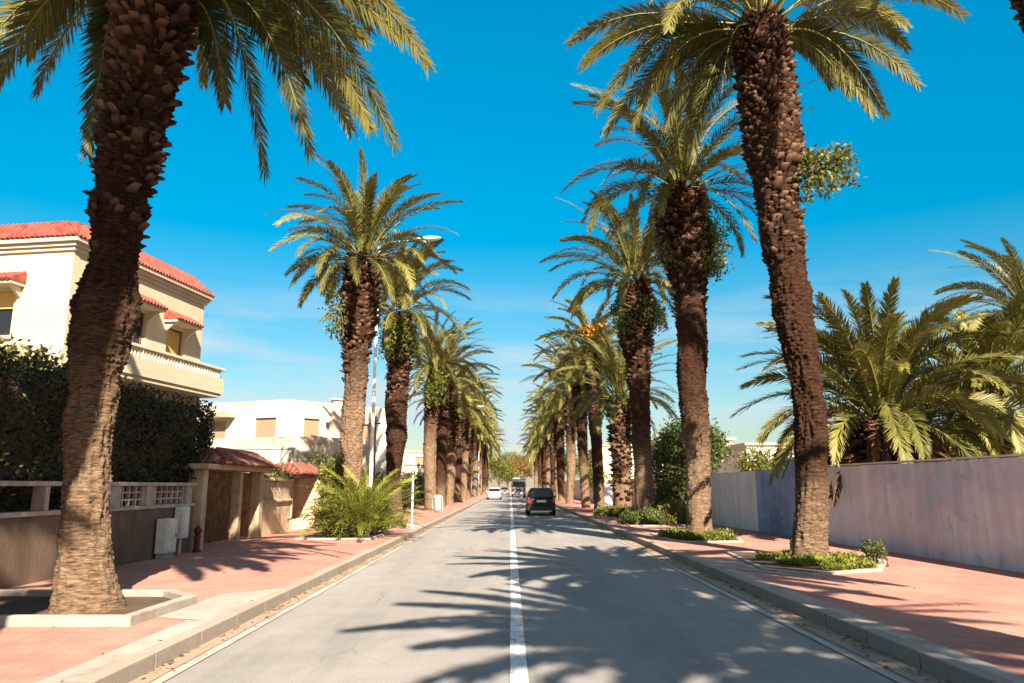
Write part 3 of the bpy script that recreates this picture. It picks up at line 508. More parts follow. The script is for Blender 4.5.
palm((-4.85, 23.8, 0.13), L2p, 'second palm along the left pavement, brown trunk rising behind the young palm and bush', GL, cm=crown('crown', 74, nf=66, L=3.3, lowest=-15, nl=84, wid=0.029, leaf=0.35, tintb=0.45, droop=1.12), segs=80, dz=0.035, hs=0.10, amp=0.05, lump=0.08, seed=8, stub=(0.68, 1.0), split=5.0)
L3p = rel([(-4.70, 0.13, 0.40), (-4.74, 0.6, 0.35), (-4.88, 1.85, 0.34), (-4.82, 3.51, 0.48), (-4.87, 5.2, 0.52), (-4.79, 6.5, 0.50), (-4.84, 7.82, 0.62), (-4.88, 9.0, 0.52)], -4.70)
palm((-4.70, 31.5, 0.13), L3p, 'third palm along the left pavement, dark trunk with bright shrubby growth below its crown', GL, ck=1, segs=64, dz=0.05, hs=0.12, amp=0.05, lump=0.07, seed=9, stub=(0.68, 1.0), split=1.2, cscale=0.95, crz=0.8)
L4p = rel([(-4.87, 0.13, 0.46), (-4.95, 2, 0.43), (-5.05, 3.8, 0.45), (-4.95, 6.92, 0.46), (-4.86, 9.1, 0.55)], -4.87)
palm((-4.87, 46.5, 0.13), L4p, 'pale-based palm just past the white post and dark bush, fourth on the left pavement', GL, ck=0, segs=48, dz=0.06, hs=0.13, seed=10, stub=(0.72, 1.0), split=5.0, cscale=0.9, crz=2.2)
gen = []
for s in range(4):
    q = random.Random(s + 40); x = 0; pts = []
    for z, r in ((0, 0.50), (0.5, 0.42), (2, 0.40), (4, 0.45), (6, 0.44), (7.2, 0.5), (8.2, 0.62), (9.4, 0.56)):
        pts.append((x, z, r * q.uniform(0.92, 1.12))); x += q.uniform(-0.10, 0.12)
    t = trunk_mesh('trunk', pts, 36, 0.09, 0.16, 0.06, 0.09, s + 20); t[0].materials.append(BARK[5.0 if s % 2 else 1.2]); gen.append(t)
ordn = 'fifth sixth seventh eighth ninth tenth eleventh twelfth thirteenth fourteenth fifteenth sixteenth seventeenth eighteenth nineteenth twentieth'.split()
q = random.Random(9)
for i, y in enumerate([53, 60.5, 70, 79, 89, 99, 110, 121, 133, 146, 160]):
    palm((-4.9 + q.uniform(-.25, .3), y, 0.13), None, ordn[i] + ' palm from the camera in the left pavement row', GL, ck=i % 4, tme=gen[i % 4], stub=(0.7, 1.0) if i < 5 else None, seed=30 + i, cscale=q.uniform(1.0, 1.2), crz=q.uniform(0, 6), cz=0.1, stsz=0.2).scale = (1, 1, q.uniform(.86, 1.1))
ordr = 'seventh eighth ninth tenth eleventh twelfth thirteenth fourteenth fifteenth sixteenth seventeenth eighteenth nineteenth twentieth'.split()
for i, y in enumerate([65, 74, 83, 94, 105, 117, 130, 144, 159]):
    palm((5.35 + q.uniform(-.25, .25), y, 0.13), None, ordr[i] + ' palm from the camera in the right pavement row', GR, ck=(i + 2) % 4, tme=gen[(i + 1) % 4], stub=(0.7, 1.0) if i < 5 else None, seed=50 + i, cscale=q.uniform(1.0, 1.22), crz=q.uniform(0, 6), cz=0.1, stsz=0.2).scale = (1, 1, q.uniform(.86, 1.1))
# palms behind the camera whose shadows lie across the road and pavements
tallgen = []
pts = [(0, 0, .5), (0.05, .5, .42), (0.05, 3, .36), (0, 6, .42), (0, 8.5, .55), (0, 10.2, .6)]
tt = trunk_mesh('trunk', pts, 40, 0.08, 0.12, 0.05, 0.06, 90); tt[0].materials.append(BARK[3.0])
for x, y, k, z, cs_, lb in ((6.5, 1.6, 4, 2, 0.9, 'palm beside the camera whose trunk shadow stripes the right pavement'), (6.3, -5.4, 4, 0, 0.88, 'palm behind the camera shading the right lane'), (6.3, -12.5, 4, 1, 0.88, 'rear palm behind the camera on the right pavement')):
    palm((x, y, 0.13), None, lb, 'palms behind the viewpoint', ck=k, tme=tt, stub=None, crz=z, cscale=cs_, cz=.3)
pts = [(0, 0, .5), (0.05, .5, .42), (0.15, 3, .36), (.5, 6, .42), (.95, 9, .5), (1.25, 12.0, .6)]
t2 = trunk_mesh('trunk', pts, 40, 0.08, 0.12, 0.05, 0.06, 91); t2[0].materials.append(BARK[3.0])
for x, y, k, z, lb in ((-4.1, 1.3, 4, 2, 'palm beside the camera on the left pavement, out of frame'), (-4.8, -6.5, 1, 0, 'palm behind the camera on the left pavement')):
    palm((x, y, 0.13), None, lb, 'palms behind the viewpoint', ck=k, tme=t2, stub=None, crz=z, cscale=.84)
# garden palms behind the right wall
GG = 'palms in the garden behind the right wall'
ln = crown('crown', 80, nf=88, L=4.2, nl=90, wid=0.040, leaf=0.44, tintb=0.34, droop=1.2, lowest=-10, r0=0.5)
root = palm((10.15, 20.2, 0.0), [(0, 0, 0.75), (0, 2.0, 0.8), (0, 3.3, 0.75)], 'broad low palm with arching fronds and dead leaves behind the mauve wall', GG, cm=ln, segs=40, dz=0.08, hs=0.14, seed=60, stub=(0.2, 1.0), split=1.2, stsz=0.25, stout=0.25)
lf = Leafy(); rng = np.random.default_rng(61)
for i in range(120):
    az = rng.uniform(0, 6.28); rr_ = rng.uniform(0.9, 2.3); z = rng.uniform(1.0, 3.3); dx, dy = math.cos(az), math.sin(az)
    frond(lf, (dx * .5, dy * .5, z), (dx * rr_ * .7, dy * rr_ * .7, z + .35), (dx * rr_, dy * rr_, z - rng.uniform(.2, 1.3)), rng, 16, 0.30, 0.07, rng.uniform(0, 1), 0.045, start=0.3, roll=rng.normal(0, 1))
lf.build('dead_fronds', M['dry'], root)
root = palm((14.6, 22.5, 0.0), [(0, 0, 0.7), (0, 2.0, 0.7), (0, 3.6, 0.7)], 'yellow-green low palm filling the garden corner at the right edge behind the wall', GG, cm=crown('crown', 81, nf=92, L=4.2, nl=84, wid=0.044, leaf=0.44, tintb=0.45, droop=1.25, lowest=-20), segs=40, dz=0.08, hs=0.14, seed=62, stub=(0.3, 1.0), split=1.2, stsz=0.25, stout=0.25)
palm((22.6, 31, 0.0), [(0, 0, 0.6), (0, 3, 0.5), (-.1, 7, 0.5), (-.2, 8.6, 0.6)], 'distant garden palm crown showing above the other garden palms at the right edge', GG, ck=2, segs=36, dz=0.1, hs=0.14, seed=63, stub=(0.8, 1), split=3.0, crz=0.3)
palm((11.0, 14.2, 0.0), [(2.2, 0, 0.55), (2.1, 3, 0.45), (1.75, 7, 0.5), (1.1, 10.4, 0.55), (0.55, 11.8, 0.6), (.25, 13, .6), (0, 16.5, 0.62)], 'dark trunk cut off by the top right corner of the picture', GG, ck=1, segs=48, dz=0.06, hs=0.12, seed=64, stub=(0.7, 1), split=1.2, crz=2.3, cscale=0.8)

# ---------------------------------------------------------------- shrubs, hedge, ground cover
def leafmass(blobs, n, size, rng, clump=0.22, per=14, shell=0.55, aspect=0.55, flat=0.0):
    """leaves gathered in clumps around ellipsoid blobs (x,y,z,rx,ry,rz)"""
    vol = np.array([b[3] * b[4] + b[4] * b[5] + b[3] * b[5] for b in blobs]); vol = vol / vol.sum()
    V = []; T = []
    ncl = max(1, n // per)
    bi = rng.choice(len(blobs), ncl, p=vol); B = np.array(blobs)[bi]
    d = rng.normal(size=(ncl, 3)); d /= np.linalg.norm(d, axis=1)[:, None]
    rad = rng.uniform(shell, 1.0, ncl) ** 0.6
    cc = B[:, :3] + d * rad[:, None] * B[:, 3:]
    ct = rng.normal(0.45, 0.16, ncl)
    P = np.repeat(cc, per, 0) + rng.normal(0, clump * 0.5, (ncl * per, 3)); t = np.repeat(ct, per) + rng.normal(0, 0.13, ncl * per)
    D = np.repeat(d, per, 0)
    a = rng.normal(size=P.shape) * 0.8 + D * 0.5; a[:, 2] += 0.15 - flat; a /= np.linalg.norm(a, axis=1)[:, None]
    u = np.cross(a, rng.normal(size=P.shape)); u /= np.linalg.norm(u, axis=1)[:, None]
    s = size * rng.uniform(0.6, 1.3, len(P))
    Lh = a * s[:, None]; Wh = u * (s * aspect * 0.5)[:, None]
    V = np.stack([P, P + Lh * .5 + Wh, P + Lh, P + Lh * .5 - Wh], 1).reshape(-1, 3)
    F = np.arange(len(V)).reshape(-1, 4)
    return V, F, np.repeat(t, 4)
def shrub(name, loc, blobs, n, size, m, label, cat='shrub', group=None, seed=0, core=None, stems=True, part='foliage', **kw):
    rng = np.random.default_rng(seed); V, F, T = leafmass(blobs, n, size, rng, **kw)
    root = empty(name, loc, 0, label, cat, group)
    meshobj(part, V, F, M[m], root, np.clip(T, 0, 1))
    if stems:
        b = MB()
        for k in range(stems if stems is not True else 6):
            B = blobs[rng.integers(len(blobs))]
            x, y = rng.normal(0, .12, 2); b.tube([(x, y, 0), (B[0] * .5 + x, B[1] * .5 + y, B[2] * .5), (B[0], B[1], B[2])], [.035, .025, .008], 6)
        b.build('stems', M['twig'], root)
    return root
# leaf litter and grit lying in the gutters and along the kerbs
rng = np.random.default_rng(90); n = 2600
yy = rng.uniform(4, 60, n) ; sd_ = rng.uniform(0, 1, n); xx = np.where(sd_ < .40, -3.15 + np.abs(rng.normal(0, .09, n)), np.where(sd_ < .80, 3.64 - np.abs(rng.normal(0, .14, n)), np.where(sd_ < .9, rng.uniform(-7, -3.35, n), rng.uniform(3.85, 8.5, n))))
zz = np.where(np.abs(xx - .25) < 3.45, .014, .158) + rng.uniform(0, .004, n); zz = np.where((xx < -3.35) | (xx > 3.82), .141, zz)
an = rng.uniform(0, 6.28, n); L_ = rng.uniform(.012, .045, n); w_ = L_ * rng.uniform(.25, .6, n)
P = np.stack([xx, yy, zz], 1); u = np.stack([np.cos(an), np.sin(an), rng.normal(0, .25, n)], 1) * L_[:, None]; v = np.stack([-np.sin(an), np.cos(an), 0 * an], 1) * w_[:, None]
o = meshobj('leaf_litter', np.stack([P - u, P - v, P + u, P + v], 1).reshape(-1, 3), np.arange(4 * n).reshape(-1, 4), M['dry'], None, np.repeat(rng.uniform(-.2, 1, n).clip(0, 1), 4)); tag(o, 'dry brown leaf litter and grit scattered along the gutters', 'litter', None, 'stuff')
# clipped hedge over the left garden wall
bl = []
rng = np.random.default_rng(3)
V_, F_, T_ = [], [], []
nL = 42000
P = np.stack([rng.uniform(-9.35, -7.5, nL), rng.uniform(2.5, 19.3, nL), rng.uniform(1.25, 3.62, nL)], 1)
P[:, 1] = 19.3 - (19.3 - 2.5) * rng.uniform(0, 1, nL) ** 1.0
side = rng.uniform(0, 1, nL)
hh = np.array([0.13 * noise.noise(Vector((p[0] * .9, p[1] * .9, 0))) + 0.06 * noise.noise(Vector((p[0] * 3, p[1] * 3, 5))) for p in P])
ff = np.array([0.16 * noise.noise(Vector((3, p[1] * .9, p[2] * 1.1))) + 0.07 * noise.noise(Vector((9, p[1] * 3, p[2] * 3))) for p in P])
P[side < .5, 0] = (-7.42 + ff - 0.16 * np.abs(rng.normal(0, 1, nL)))[side < .5]
P[P[:, 2] < 1.72, 0] -= .3
tp = (side >= .5) & (side < .85); P[tp, 2] = (3.48 + hh - 0.12 * np.abs(rng.normal(0, 1, nL)))[tp]
en = side >= .85; P[en, 1] = (19.45 + ff - 0.15 * np.abs(rng.normal(0, 1, nL)))[en]
rnd = np.clip((P[:, 1] - 18.3), 0, 1) ; P[:, 0] -= 0.35 * rnd ** 2; P[:, 2] -= 0.45 * rnd ** 2 * (P[:, 2] > 3)
a = rng.normal(size=P.shape); a[:, 0] += .5; a[:, 2] += .3; a /= np.linalg.norm(a, axis=1)[:, None]
u = np.cross(a, rng.normal(size=P.shape)); u /= np.linalg.norm(u, axis=1)[:, None]; s = 0.085 * rng.uniform(.6, 1.3, nL)
V = np.stack([P, P + a * (s * .5)[:, None] + u * (s * .3)[:, None], P + a * s[:, None], P + a * (s * .5)[:, None] - u * (s * .3)[:, None]], 1).reshape(-1, 3)
tn = np.array([noise.noise(Vector((p[0] * 1.2, p[1] * 1.2, p[2] * 1.2))) for p in P])
hroot = empty('hedge', (-8.4, 11, 0), 0, 'long dark clipped hedge rising over the railed wall on the left', 'hedge')
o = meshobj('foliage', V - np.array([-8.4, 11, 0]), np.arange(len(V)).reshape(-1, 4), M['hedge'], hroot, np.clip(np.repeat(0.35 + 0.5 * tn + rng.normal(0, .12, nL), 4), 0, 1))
b = MB(); b.box(-0.85, 0.5, -8.4, 7.75, 0.9, 3.25);  # solid box added inside the hedge to block light; stems follow
for y in np.arange(-8, 7.6, 0.8): b.tube([(0.1, y, 0), (0.15, y + .1, 2.0)], .05, 6)
b.build('solid_core_stems', M['twig'], hroot, bevel=0.25)
# light shrub tops against the house
shrub('flowering_shrub', (-9.1, 13.2, 0.15), [(0, 0, 3.4, .9, 1.3, .4), (-.6, 1.6, 3.5, .8, .9, .35), (-.3, -1.4, 3.5, .8, .9, .4), (-1.3, 0.2, 3.7, .9, 1.0, .45)], 4200, 0.15, 'magnolia', 'pale-leaved shrub topping the hedge in front of the cream house', seed=14, clump=.3, per=12, stems=8)
shrub('green_shrub', (-8.5, 13.9, 0), [(0, 0, 3.3, .7, 1.2, .35), (0, 1.8, 3.25, .6, 1.0, .28), (.1, -1.5, 3.35, .6, .9, .28)], 4200, 0.10, 'frond_young', 'yellow-green leafy shrub top on the hedge beside the near left trunk', seed=15, clump=.25)
# young palm and bush in the left pavement
root = empty('young_palm', (-4.25, 22.3, 0.13), 0, 'bright young palm with upright fronds at the kerb by the second left palm', 'palm')
lf = Leafy(); rng = np.random.default_rng(17)
for i in range(60):
    az = i * 2.4; q_ = i / 60; el = R(87 - 62 * q_); L_ = rng.uniform(1.7, 2.5); dx, dy = math.cos(az), math.sin(az)
    a = np.array([dx * .06, dy * .06, .15]); b_ = a + np.array([dx * math.cos(el), dy * math.cos(el), math.sin(el)]) * L_ * .55; e2 = el - R(55); c = b_ + np.array([dx * math.cos(e2), dy * math.cos(e2), math.sin(e2)]) * L_ * .5
    c[2] = max(c[2], 0.06); b_[2] = max(b_[2], 0.2)
    frond(lf, a, b_, c, rng, 52, 0.26, 0.020, 0.55 - .3 * q_ + rng.normal(0, .1), 0.018, start=.2, roll=rng.normal(0, .5))
lf.build('crown', M['frond_young'], root); MB().lathe([(0.13, 0), (0.16, .15), (0.1, .3)]).build('trunk', M['bark'], root)
shrub('bush', (-5.05, 22.2, 0.13), [(0, 0, .38, .6, .5, .35), (-.3, .3, .65, .4, .4, .4), (.35, -.2, .3, .5, .45, .28)], 4000, 0.12, 'leaf', 'low green bush beside the young palm on the left pavement', seed=18, aspect=.25, clump=.3)
shrub('wall_shrub', (-5.95, 26.0, 0.13), [(0, 0, 1.2, .45, .6, .6), (-.1, .3, 1.9, .45, .5, .4), (.1, -.2, .6, .5, .5, .5)], 6000, 0.12, 'leaf', 'tall leafy shrub against the end pier of the stone gate wall', seed=19, clump=.3)
# leafy growths lodged on trunks
EP = 'leafy growths rooted on palm trunks'
shrub('leafy_growth', (6.45, 15.25, 8.3), [(.25, 0, .25, .35, .3, .3), (.62, 0, .35, .35, .3, .3), (.85, -.05, .0, .3, .3, .22), (.35, -.1, -.3, .3, .3, .25), (.85, 0, .45, .2, .2, .2), (0, 0, 0, .25, .3, .6)], 1700, 0.11, 'leaf', 'ficus-like tuft sticking out of the nearest right palm trunk', 'plant', EP, seed=21, shell=.2, clump=.17, per=10, stems=12)
shrub('leafy_growth', (5.55, 22.0, 8.2), [(.8, 0, .6, .22, .35, .7), (-.85, 0, .5, .2, .35, .4), (.6, -.3, .0, .25, .3, .35), (.7, -.3, 1.2, .3, .3, .4)], 2600, 0.10, 'leafdk', 'shaggy green growth round the collar of the second right palm', 'plant', EP, seed=22, shell=.3, clump=.3)
shrub('leafy_growth', (5.4, 30.6, 7.9), [(.8, 0, .7, .28, .35, .6), (-.7, -.2, .6, .3, .3, .5), (.4, -.6, .9, .3, .25, .4), (-1.0, 0, 1.1, .25, .3, .25)], 2400, 0.12, 'leafdk', 'leafy growth hanging under the crown of the third right palm', 'plant', EP, seed=23, shell=.3, clump=.35)
shrub('leafy_growth', (-5.5, 23.5, 6.3), [(-.05, 0, .5, .25, .3, .5), (-.1, 0, 1.1, .25, .3, .3)], 500, 0.12, 'leaf', 'small leafy tuft on the left side of the second left palm', 'plant', EP, seed=24, shell=.3, clump=.35, per=10)
shrub('leafy_growth', (-4.8, 31.2, 7.0), [(-.35, -.5, .5, .35, .3, .5), (.4, -.4, .9, .4, .35, .5), (0, -.6, 1.2, .45, .3, .4), (.6, -.1, .3, .25, .25, .3)], 2600, 0.12, 'leaf', 'bright shrubby growth under the crown of the third left palm', 'plant', EP, seed=25, shell=.3, clump=.35)
shrub('leafy_growth', (-4.8, 46.0, 7.0), [(-.1, -.5, .3, .4, .35, .9), (.2, -.5, 1.0, .5, .4, .6)], 1800, 0.16, 'leaf', 'yellow-green growth on the fourth left palm trunk', 'plant', EP, seed=26, shell=.3, clump=.35)
shrub('leafy_growth', (-5.3, 9.0, 8.3), [(-.75, 0, .2, .4, .3, .25), (-1.2, 0, .25, .4, .3, .2), (-.4, -.3, .4, .3, .3, .2)], 1500, 0.09, 'leaf', 'green leafy tuft at the top left of the nearest left trunk', 'plant', EP, seed=27, shell=.2, clump=.2, stems=2)
# planters / tree pits
def pit(name, poly, label, h=0.13, w=0.11, z=0.13, soil=True):
    root = empty(name, (poly[0][0], poly[0][1], z), 0, label, 'planter', 'kerbed planters round the palms'); o0 = poly[0]
    P2 = [(x - o0[0], y - o0[1]) for x, y in poly]; cx = sum(p[0] for p in P2) / len(P2); cy = sum(p[1] for p in P2) / len(P2)
    ins = []
    for x, y in P2:
        d = math.hypot(x - cx, y - cy); ins.append((x - (x - cx) / d * w * 1.4, y - (y - cy) / d * w * 1.4))
    n = len(P2)
    b = MB(); v = [(x, y, 0) for x, y in P2] + [(x, y, h) for x, y in P2] + [(x, y, h) for x, y in ins] + [(x, y, 0.01) for x, y in ins]
    f = []
    for i in range(n):
        j = (i + 1) % n
        f += [(i, j, n + j, n + i), (n + i, n + j, 2 * n + j, 2 * n + i), (2 * n + i, 2 * n + j, 3 * n + j, 3 * n + i)]
    b.add(v, f).build('border', M['slab'], root, bevel=0.01)
    MB().add([(x, y, 0.03) for x, y in ins], [tuple(range(n))]).build('soil', M['earth'], root)
    return root
pit('planter', [(-7.2, 8.32), (-4.05, 8.32), (-3.98, 9.85), (-4.5, 10.4), (-7.2, 10.4)], 'concrete-edged planter around the nearest left palm', h=0.11)
pit('planter', [(4.45, 13.6), (5.0, 12.75), (6.55, 13.55), (7.35, 15.0), (6.9, 16.9), (4.8, 17.2)], 'planter overgrown with bright weeds around the nearest right palm', h=0.045)
pit('planter', [(4.3, 20.9), (4.6, 20.1), (6.2, 20.3), (6.5, 21.6), (6.5, 23.6), (4.3, 23.6)], 'small kerbed planter around the second right palm', h=0.045)
pit('planter', [(4.45, 28.3), (6.5, 28.3), (6.7, 32.5), (4.45, 32.5)], 'kerbed planter with green clumps round the third right palm', h=0.045)
pit('planter', [(-6.0, 21.3), (-3.9, 21.3), (-3.75, 24.9), (-6.0, 24.9)], 'low planter holding the young palm and bush on the left', h=0.045)
def cover(poly_c, rx, ry, n, size, m, label, seed, z=0.16, h=0.14, hole=0.45, hc=None):
    rng = np.random.default_rng(seed); th = rng.uniform(0, 6.283, n * 2); rr_ = np.sqrt(rng.uniform(0, 1, n * 2))
    x = np.cos(th) * rr_ * rx * (1 + .2 * np.sin(3 * th)); y = np.sin(th) * rr_ * ry
    hx, hy = hc or (0, 0)
    ok = np.hypot(x - hx, y - hy) > hole; ok &= np.array([noise.noise(Vector((a_ * 1.6, b_ * 1.6, seed))) for a_, b_ in zip(x, y)]) > -0.22
    x, y = x[ok], y[ok]; n = len(x)
    hgt = h * rng.uniform(.2, 1.2, n) * np.array([1 + noise.noise(Vector((a_ * 2.5, b_ * 2.5, seed + 3))) for a_, b_ in zip(x, y)])
    P = np.stack([x, y, hgt * rng.uniform(0, 1, n)], 1)
    a = rng.normal(size=P.shape); a[:, 2] = np.abs(a[:, 2]) + .4; a /= np.linalg.norm(a, axis=1)[:, None]
    u = np.cross(a, rng.normal(size=P.shape)); u /= np.linalg.norm(u, axis=1)[:, None]; s = size * rng.uniform(.5, 1.4, n)
    V = np.stack([P, P + a * (s * .5)[:, None] + u * (s * .22)[:, None], P + a * s[:, None], P + a * (s * .5)[:, None] - u * (s * .22)[:, None]], 1).reshape(-1, 3)
    o = meshobj('ground_cover', V, np.arange(len(V)).reshape(-1, 4), M[m], None, np.clip(np.repeat(rng.normal(.5, .2, n), 4), 0, 1)); o.location = (*poly_c, z)
    return tag(o, label, 'ground cover', None, 'stuff')
cover((5.95, 14.75), .95, 1.35, 8500, 0.075, 'frond_young', 'bright green weeds round the foot of the nearest right palm', 31, hc=(.18, .8), h=.085)
cover((5.4, 21.6), 1.0, 1.3, 8000, 0.09, 'leaf', 'green weeds round the second right palm', 32, hc=(.15, .8))
cover((5.3, 29.7), .95, 1.0, 9000, 0.12, 'leafdk', 'dark low clump before the third right palm', 33, h=.38, hole=.1)
cover((6.3, 30.0), .7, 1.2, 5000, 0.14, 'leaf', 'taller green clump right of the third right palm', 34, h=.55, hole=.1)
cover((5.3, 37.8), 1.0, 1.2, 5000, 0.13, 'leaf', 'green grass before the shaggy palm', 35, h=.25, hole=.1)
cover((-4.9, 26.5), 1.1, 1.6, 4000, 0.12, 'leaf', 'scruffy weeds behind the second left palm', 36, h=.3, hole=.1)
shrub('weed_tuft', (6.85, 14.4, 0.13), [(0, 0, .28, .16, .16, .18)], 700, 0.06, 'leafdk', 'small round weed standing at the planter corner near the right wall', 'plant', seed=37, stems=3, clump=.08)
# big shrub over the right wall
shrub('garden_shrub', (7.9, 33.3, 0.0), [(0, 0, 3.4, 1.3, 1.5, .95), (-.7, -.5, 2.7, 1.0, 1.2, 1.0), (.2, -1.0, 3.2, 1.0, 1.0, .8), (-.6, -1.0, 1.7, .9, 1.2, .9), (-.9, -.6, 1.0, .7, 1.3, .7), (.8, .5, 3.2, 1.1, 1.1, .8)], 16000, 0.17, 'leafdk', 'large dense garden shrub spilling over the right wall behind two trunks', seed=40, clump=.4, stems=8)

# ---------------------------------------------------------------- right-hand walls
def wallx(y): return 8.85 - 0.0518 * (y - 13.2) if y < 30 else 8.0
def wseg(b, y0, y1, z0, z1, th=0.22, prj=0.0):
    x0, x1 = wallx(y0) - prj, wallx(y1) - prj
    b.prism([(x0, y0), (x0 + th, y0), (x1 + th, y1), (x1, y1)], z0, z1); return b
def wavy(name, y0, y1, zt, mt, parent, n=60, th=.22, prj=0):
    b = MB(); ys = np.linspace(y0, y1, n); v = []; f = []
    for i, y in enumerate(ys):
        x = wallx(y) - prj; z = zt + .018 * noise.noise(Vector((y * .7, 3, 0))) + .008 * noise.noise(Vector((y * 5, 3, 0)))
        v += [(x, y, 0.1), (x, y, z), (x + th, y, z + .005), (x + th, y, .1)]
        if i: k = 4 * i; f += [(k - 4, k, k + 1, k - 3), (k - 3, k + 1, k + 2, k - 2), (k - 2, k + 2, k + 3, k - 1)]
    f += [(0, 1, 2, 3), (4 * n - 1, 4 * n - 2, 4 * n - 3, 4 * n - 4)]
    return b.add(v, f).build(name, mt, parent)
wr = empty('garden_wall', (0, 0, 0), 0, 'long mauve garden wall with faded streaked paint on the right pavement', 'wall')
wavy('wall_face', -6, 21.7, 2.09, M['mauve'], wr, 140)
MB().prism([(wallx(-6) - .02, -6), (wallx(-6) + .24, -6), (wallx(21.7) + .24, 21.7), (wallx(21.7) - .02, 21.7)], 2.115, 2.15).build('coping', M['palewall'], wr)
wb = empty('painted_wall', (0, 0, 0), 0, 'blue painted stretch of wall ending in a taller dark pillar', 'wall')
wavy('wall_face', 22.5, 25.2, 2.12, M['bluewall'], wb, 16); wseg(MB(), 21.75, 22.45, 0.1, 2.36, .5, .14).build('pillar', M['bluewall'], wb, bevel=.01); wseg(MB(), 21.7, 22.5, 2.362, 2.42, .56, .18).build('pillar_cap', M['palewall'], wb)
wp = empty('plain_wall', (0, 0, 0), 0, 'pale plain wall between the blue stretch and the large garden shrub', 'wall')
wavy('wall_face', 25.24, 34, 2.10, M['palewall'], wp, 40)
wk = empty('pink_wall', (0, 0, 0), 0, 'pink boundary wall running along the far right pavement', 'wall')
MB().box(8.0, 8.22, 34.1, 62, .1, 2.0).build('wall_face', M['pinkwall'], wk); MB().box(7.96, 8.26, 34.1, 62, 2.003, 2.07).build('coping', M['palewall'], wk)
w2 = empty('far_wall', (0, 0, 0), 0, 'cream boundary wall farther along the right pavement', 'wall')
MB().box(7.8, 8.0, 62.2, 170, .1, 2.2).build('wall_face', M['palewall'], w2); MB().box(7.76, 8.04, 62.2, 170, 2.203, 2.26).build('coping', M['white'], w2)

# ---------------------------------------------------------------- left railed garden wall
lw = empty('railed_wall', (-7.35, 0, 0.13), 0, 'low brown wall with pale rails and posts under the hedge on the left', 'wall')
b = MB(); b.box(-.22, 0, 2.5, 17.6, 0, 1.01); b.build('wall_base', M['parapet'], lw)
MB().box(-.25, .035, 2.5, 17.6, 1.013, 1.085).build('rail', M['rail'], lw, bevel=.008)
MB().box(-.25, .035, 2.5, 17.6, 1.47, 1.545).build('rail', M['rail'], lw, bevel=.008)
for y, w in ((4.2, .16), (6.3, .16), (8.4, .16), (10.2, .14), (12.0, .12), (14.05, .42), (15.45, .34), (17.3, .26)):
    MB().box(-.2, .012, y - w / 2, y + w / 2, 1.088, 1.467).build('post', M['rail'], lw, bevel=.006)
b = MB()
for y0, y1 in ((14.3, 15.25), (15.65, 17.1)):
    for z in (1.19, 1.33): 
        b.box(-.14, -.06, y0, y1, z, z + .035)
    for y in np.arange(y0 + .15, y1, .26): b.box(-.135, -.065, y, y + .05, 1.09, 1.465)
b.build('lattice', M['rail'], lw)
b = MB()
for y in np.arange(2.5, 13.8, .0001 + .95): b.box(-.15, -.12, y, y + .02, 1.088, 1.467)
b.build('balusters', M['wood'], lw)
mb_ = empty('meter_cabinet', (-7.18, 15.95, .13), 0, 'larger pale meter cabinet standing against the brown wall', 'cabinet', 'meter cabinets by the left wall')
MB().box(-.12, .12, -.24, .24, .10, .80).build('cabinet_body', M['greypaint'], mb_, bevel=.02); MB().box(.122, .132, -.20, .20, .14, .76).build('door', M['greypaint'], mb_, bevel=.004); MB().box(-.1, .1, -.2, .2, 0, .098).build('plinth', M['slab'], mb_); MB().box(.133, .145, .13, .15, .42, .5).build('handle', M['plastic'], mb_)
mb_ = empty('meter_cabinet', (-7.22, 16.72, .13), 0, 'small narrow meter cabinet right of the larger one', 'cabinet', 'meter cabinets by the left wall')
MB().box(-.1, .1, -.17, .17, .35, 1.02).build('cabinet_body', M['greypaint'], mb_, bevel=.02); MB().box(.102, .110, -.14, .14, .38, .99).build('door', M['greypaint'], mb_); MB().tube([(0, 0, 0), (0, 0, .36)], .035, 8).build('pipe', M['galv'], mb_)
hy = empty('hydrant', (-7.1, 17.35, .13), 0, 'small dark red hydrant at the foot of the left wall', 'hydrant')
MB().lathe([(.09, 0), (.09, .05), (.06, .06), (.06, .42), (.085, .44), (.085, .5), (.05, .56), (.02, .6)]).build('barrel', M['red'], hy, smooth=False); MB().lathe([(.035, -.12), (.035, .12)], (0, 0, .34), ax='y').build('outlet', M['red'], hy)

# ---------------------------------------------------------------- stone gate
def hiproof(b, x0, x1, y0, y1, z, h, ins, nx=0):
    b.add([(x0, y0, z), (x1, y0, z), (x1, y1, z), (x0, y1, z), (x0 + ins, y0 + ins, z + h), (x1 - ins, y0 + ins, z + h), (x1 - ins, y1 - ins, z + h), (x0 + ins, y1 - ins, z + h)],
          [(0, 1, 5, 4), (1, 2, 6, 5), (2, 3, 7, 6), (3, 0, 4, 7), (4, 5, 6, 7), (3, 2, 1, 0)])
def tilerows(b, p0, p1, d, n, r=.055, ins=0.0):
    """half-round tiles laid up the slope: from the eave edge p0-p1 along vector d"""
    p0, p1, d = Vector(p0), Vector(p1), Vector(d)
    for i in range(n):
        p = p0.lerp(p1, (i + .5) / n); Lr = (p1 - p0).length; q_ = min(1.0, (i + .5) / n * Lr / ins, (1 - (i + .5) / n) * Lr / ins) if ins else 1.0; b.tube([p - d * .03, p + d * .5 * q_, p + d * q_], [r, r * .95, r * .9], 6)
gt = empty('gatehouse', (-7.35, 17.75, .13), 0, 'small double gate with timber panels under a red hipped tile roof', 'gate')
MB().box(-.25, .12, 0, .28, 0, 1.86).build('post', M['gatepost'], gt, bevel=.01)
MB().box(-.25, .06, 2.62, 2.82, 0, 1.86).build('post', M['gatepost'], gt, bevel=.01)
MB().box(-.25, .10, 4.15, 4.45, 0, 1.86).build('post', M['gatepost'], gt, bevel=.01)
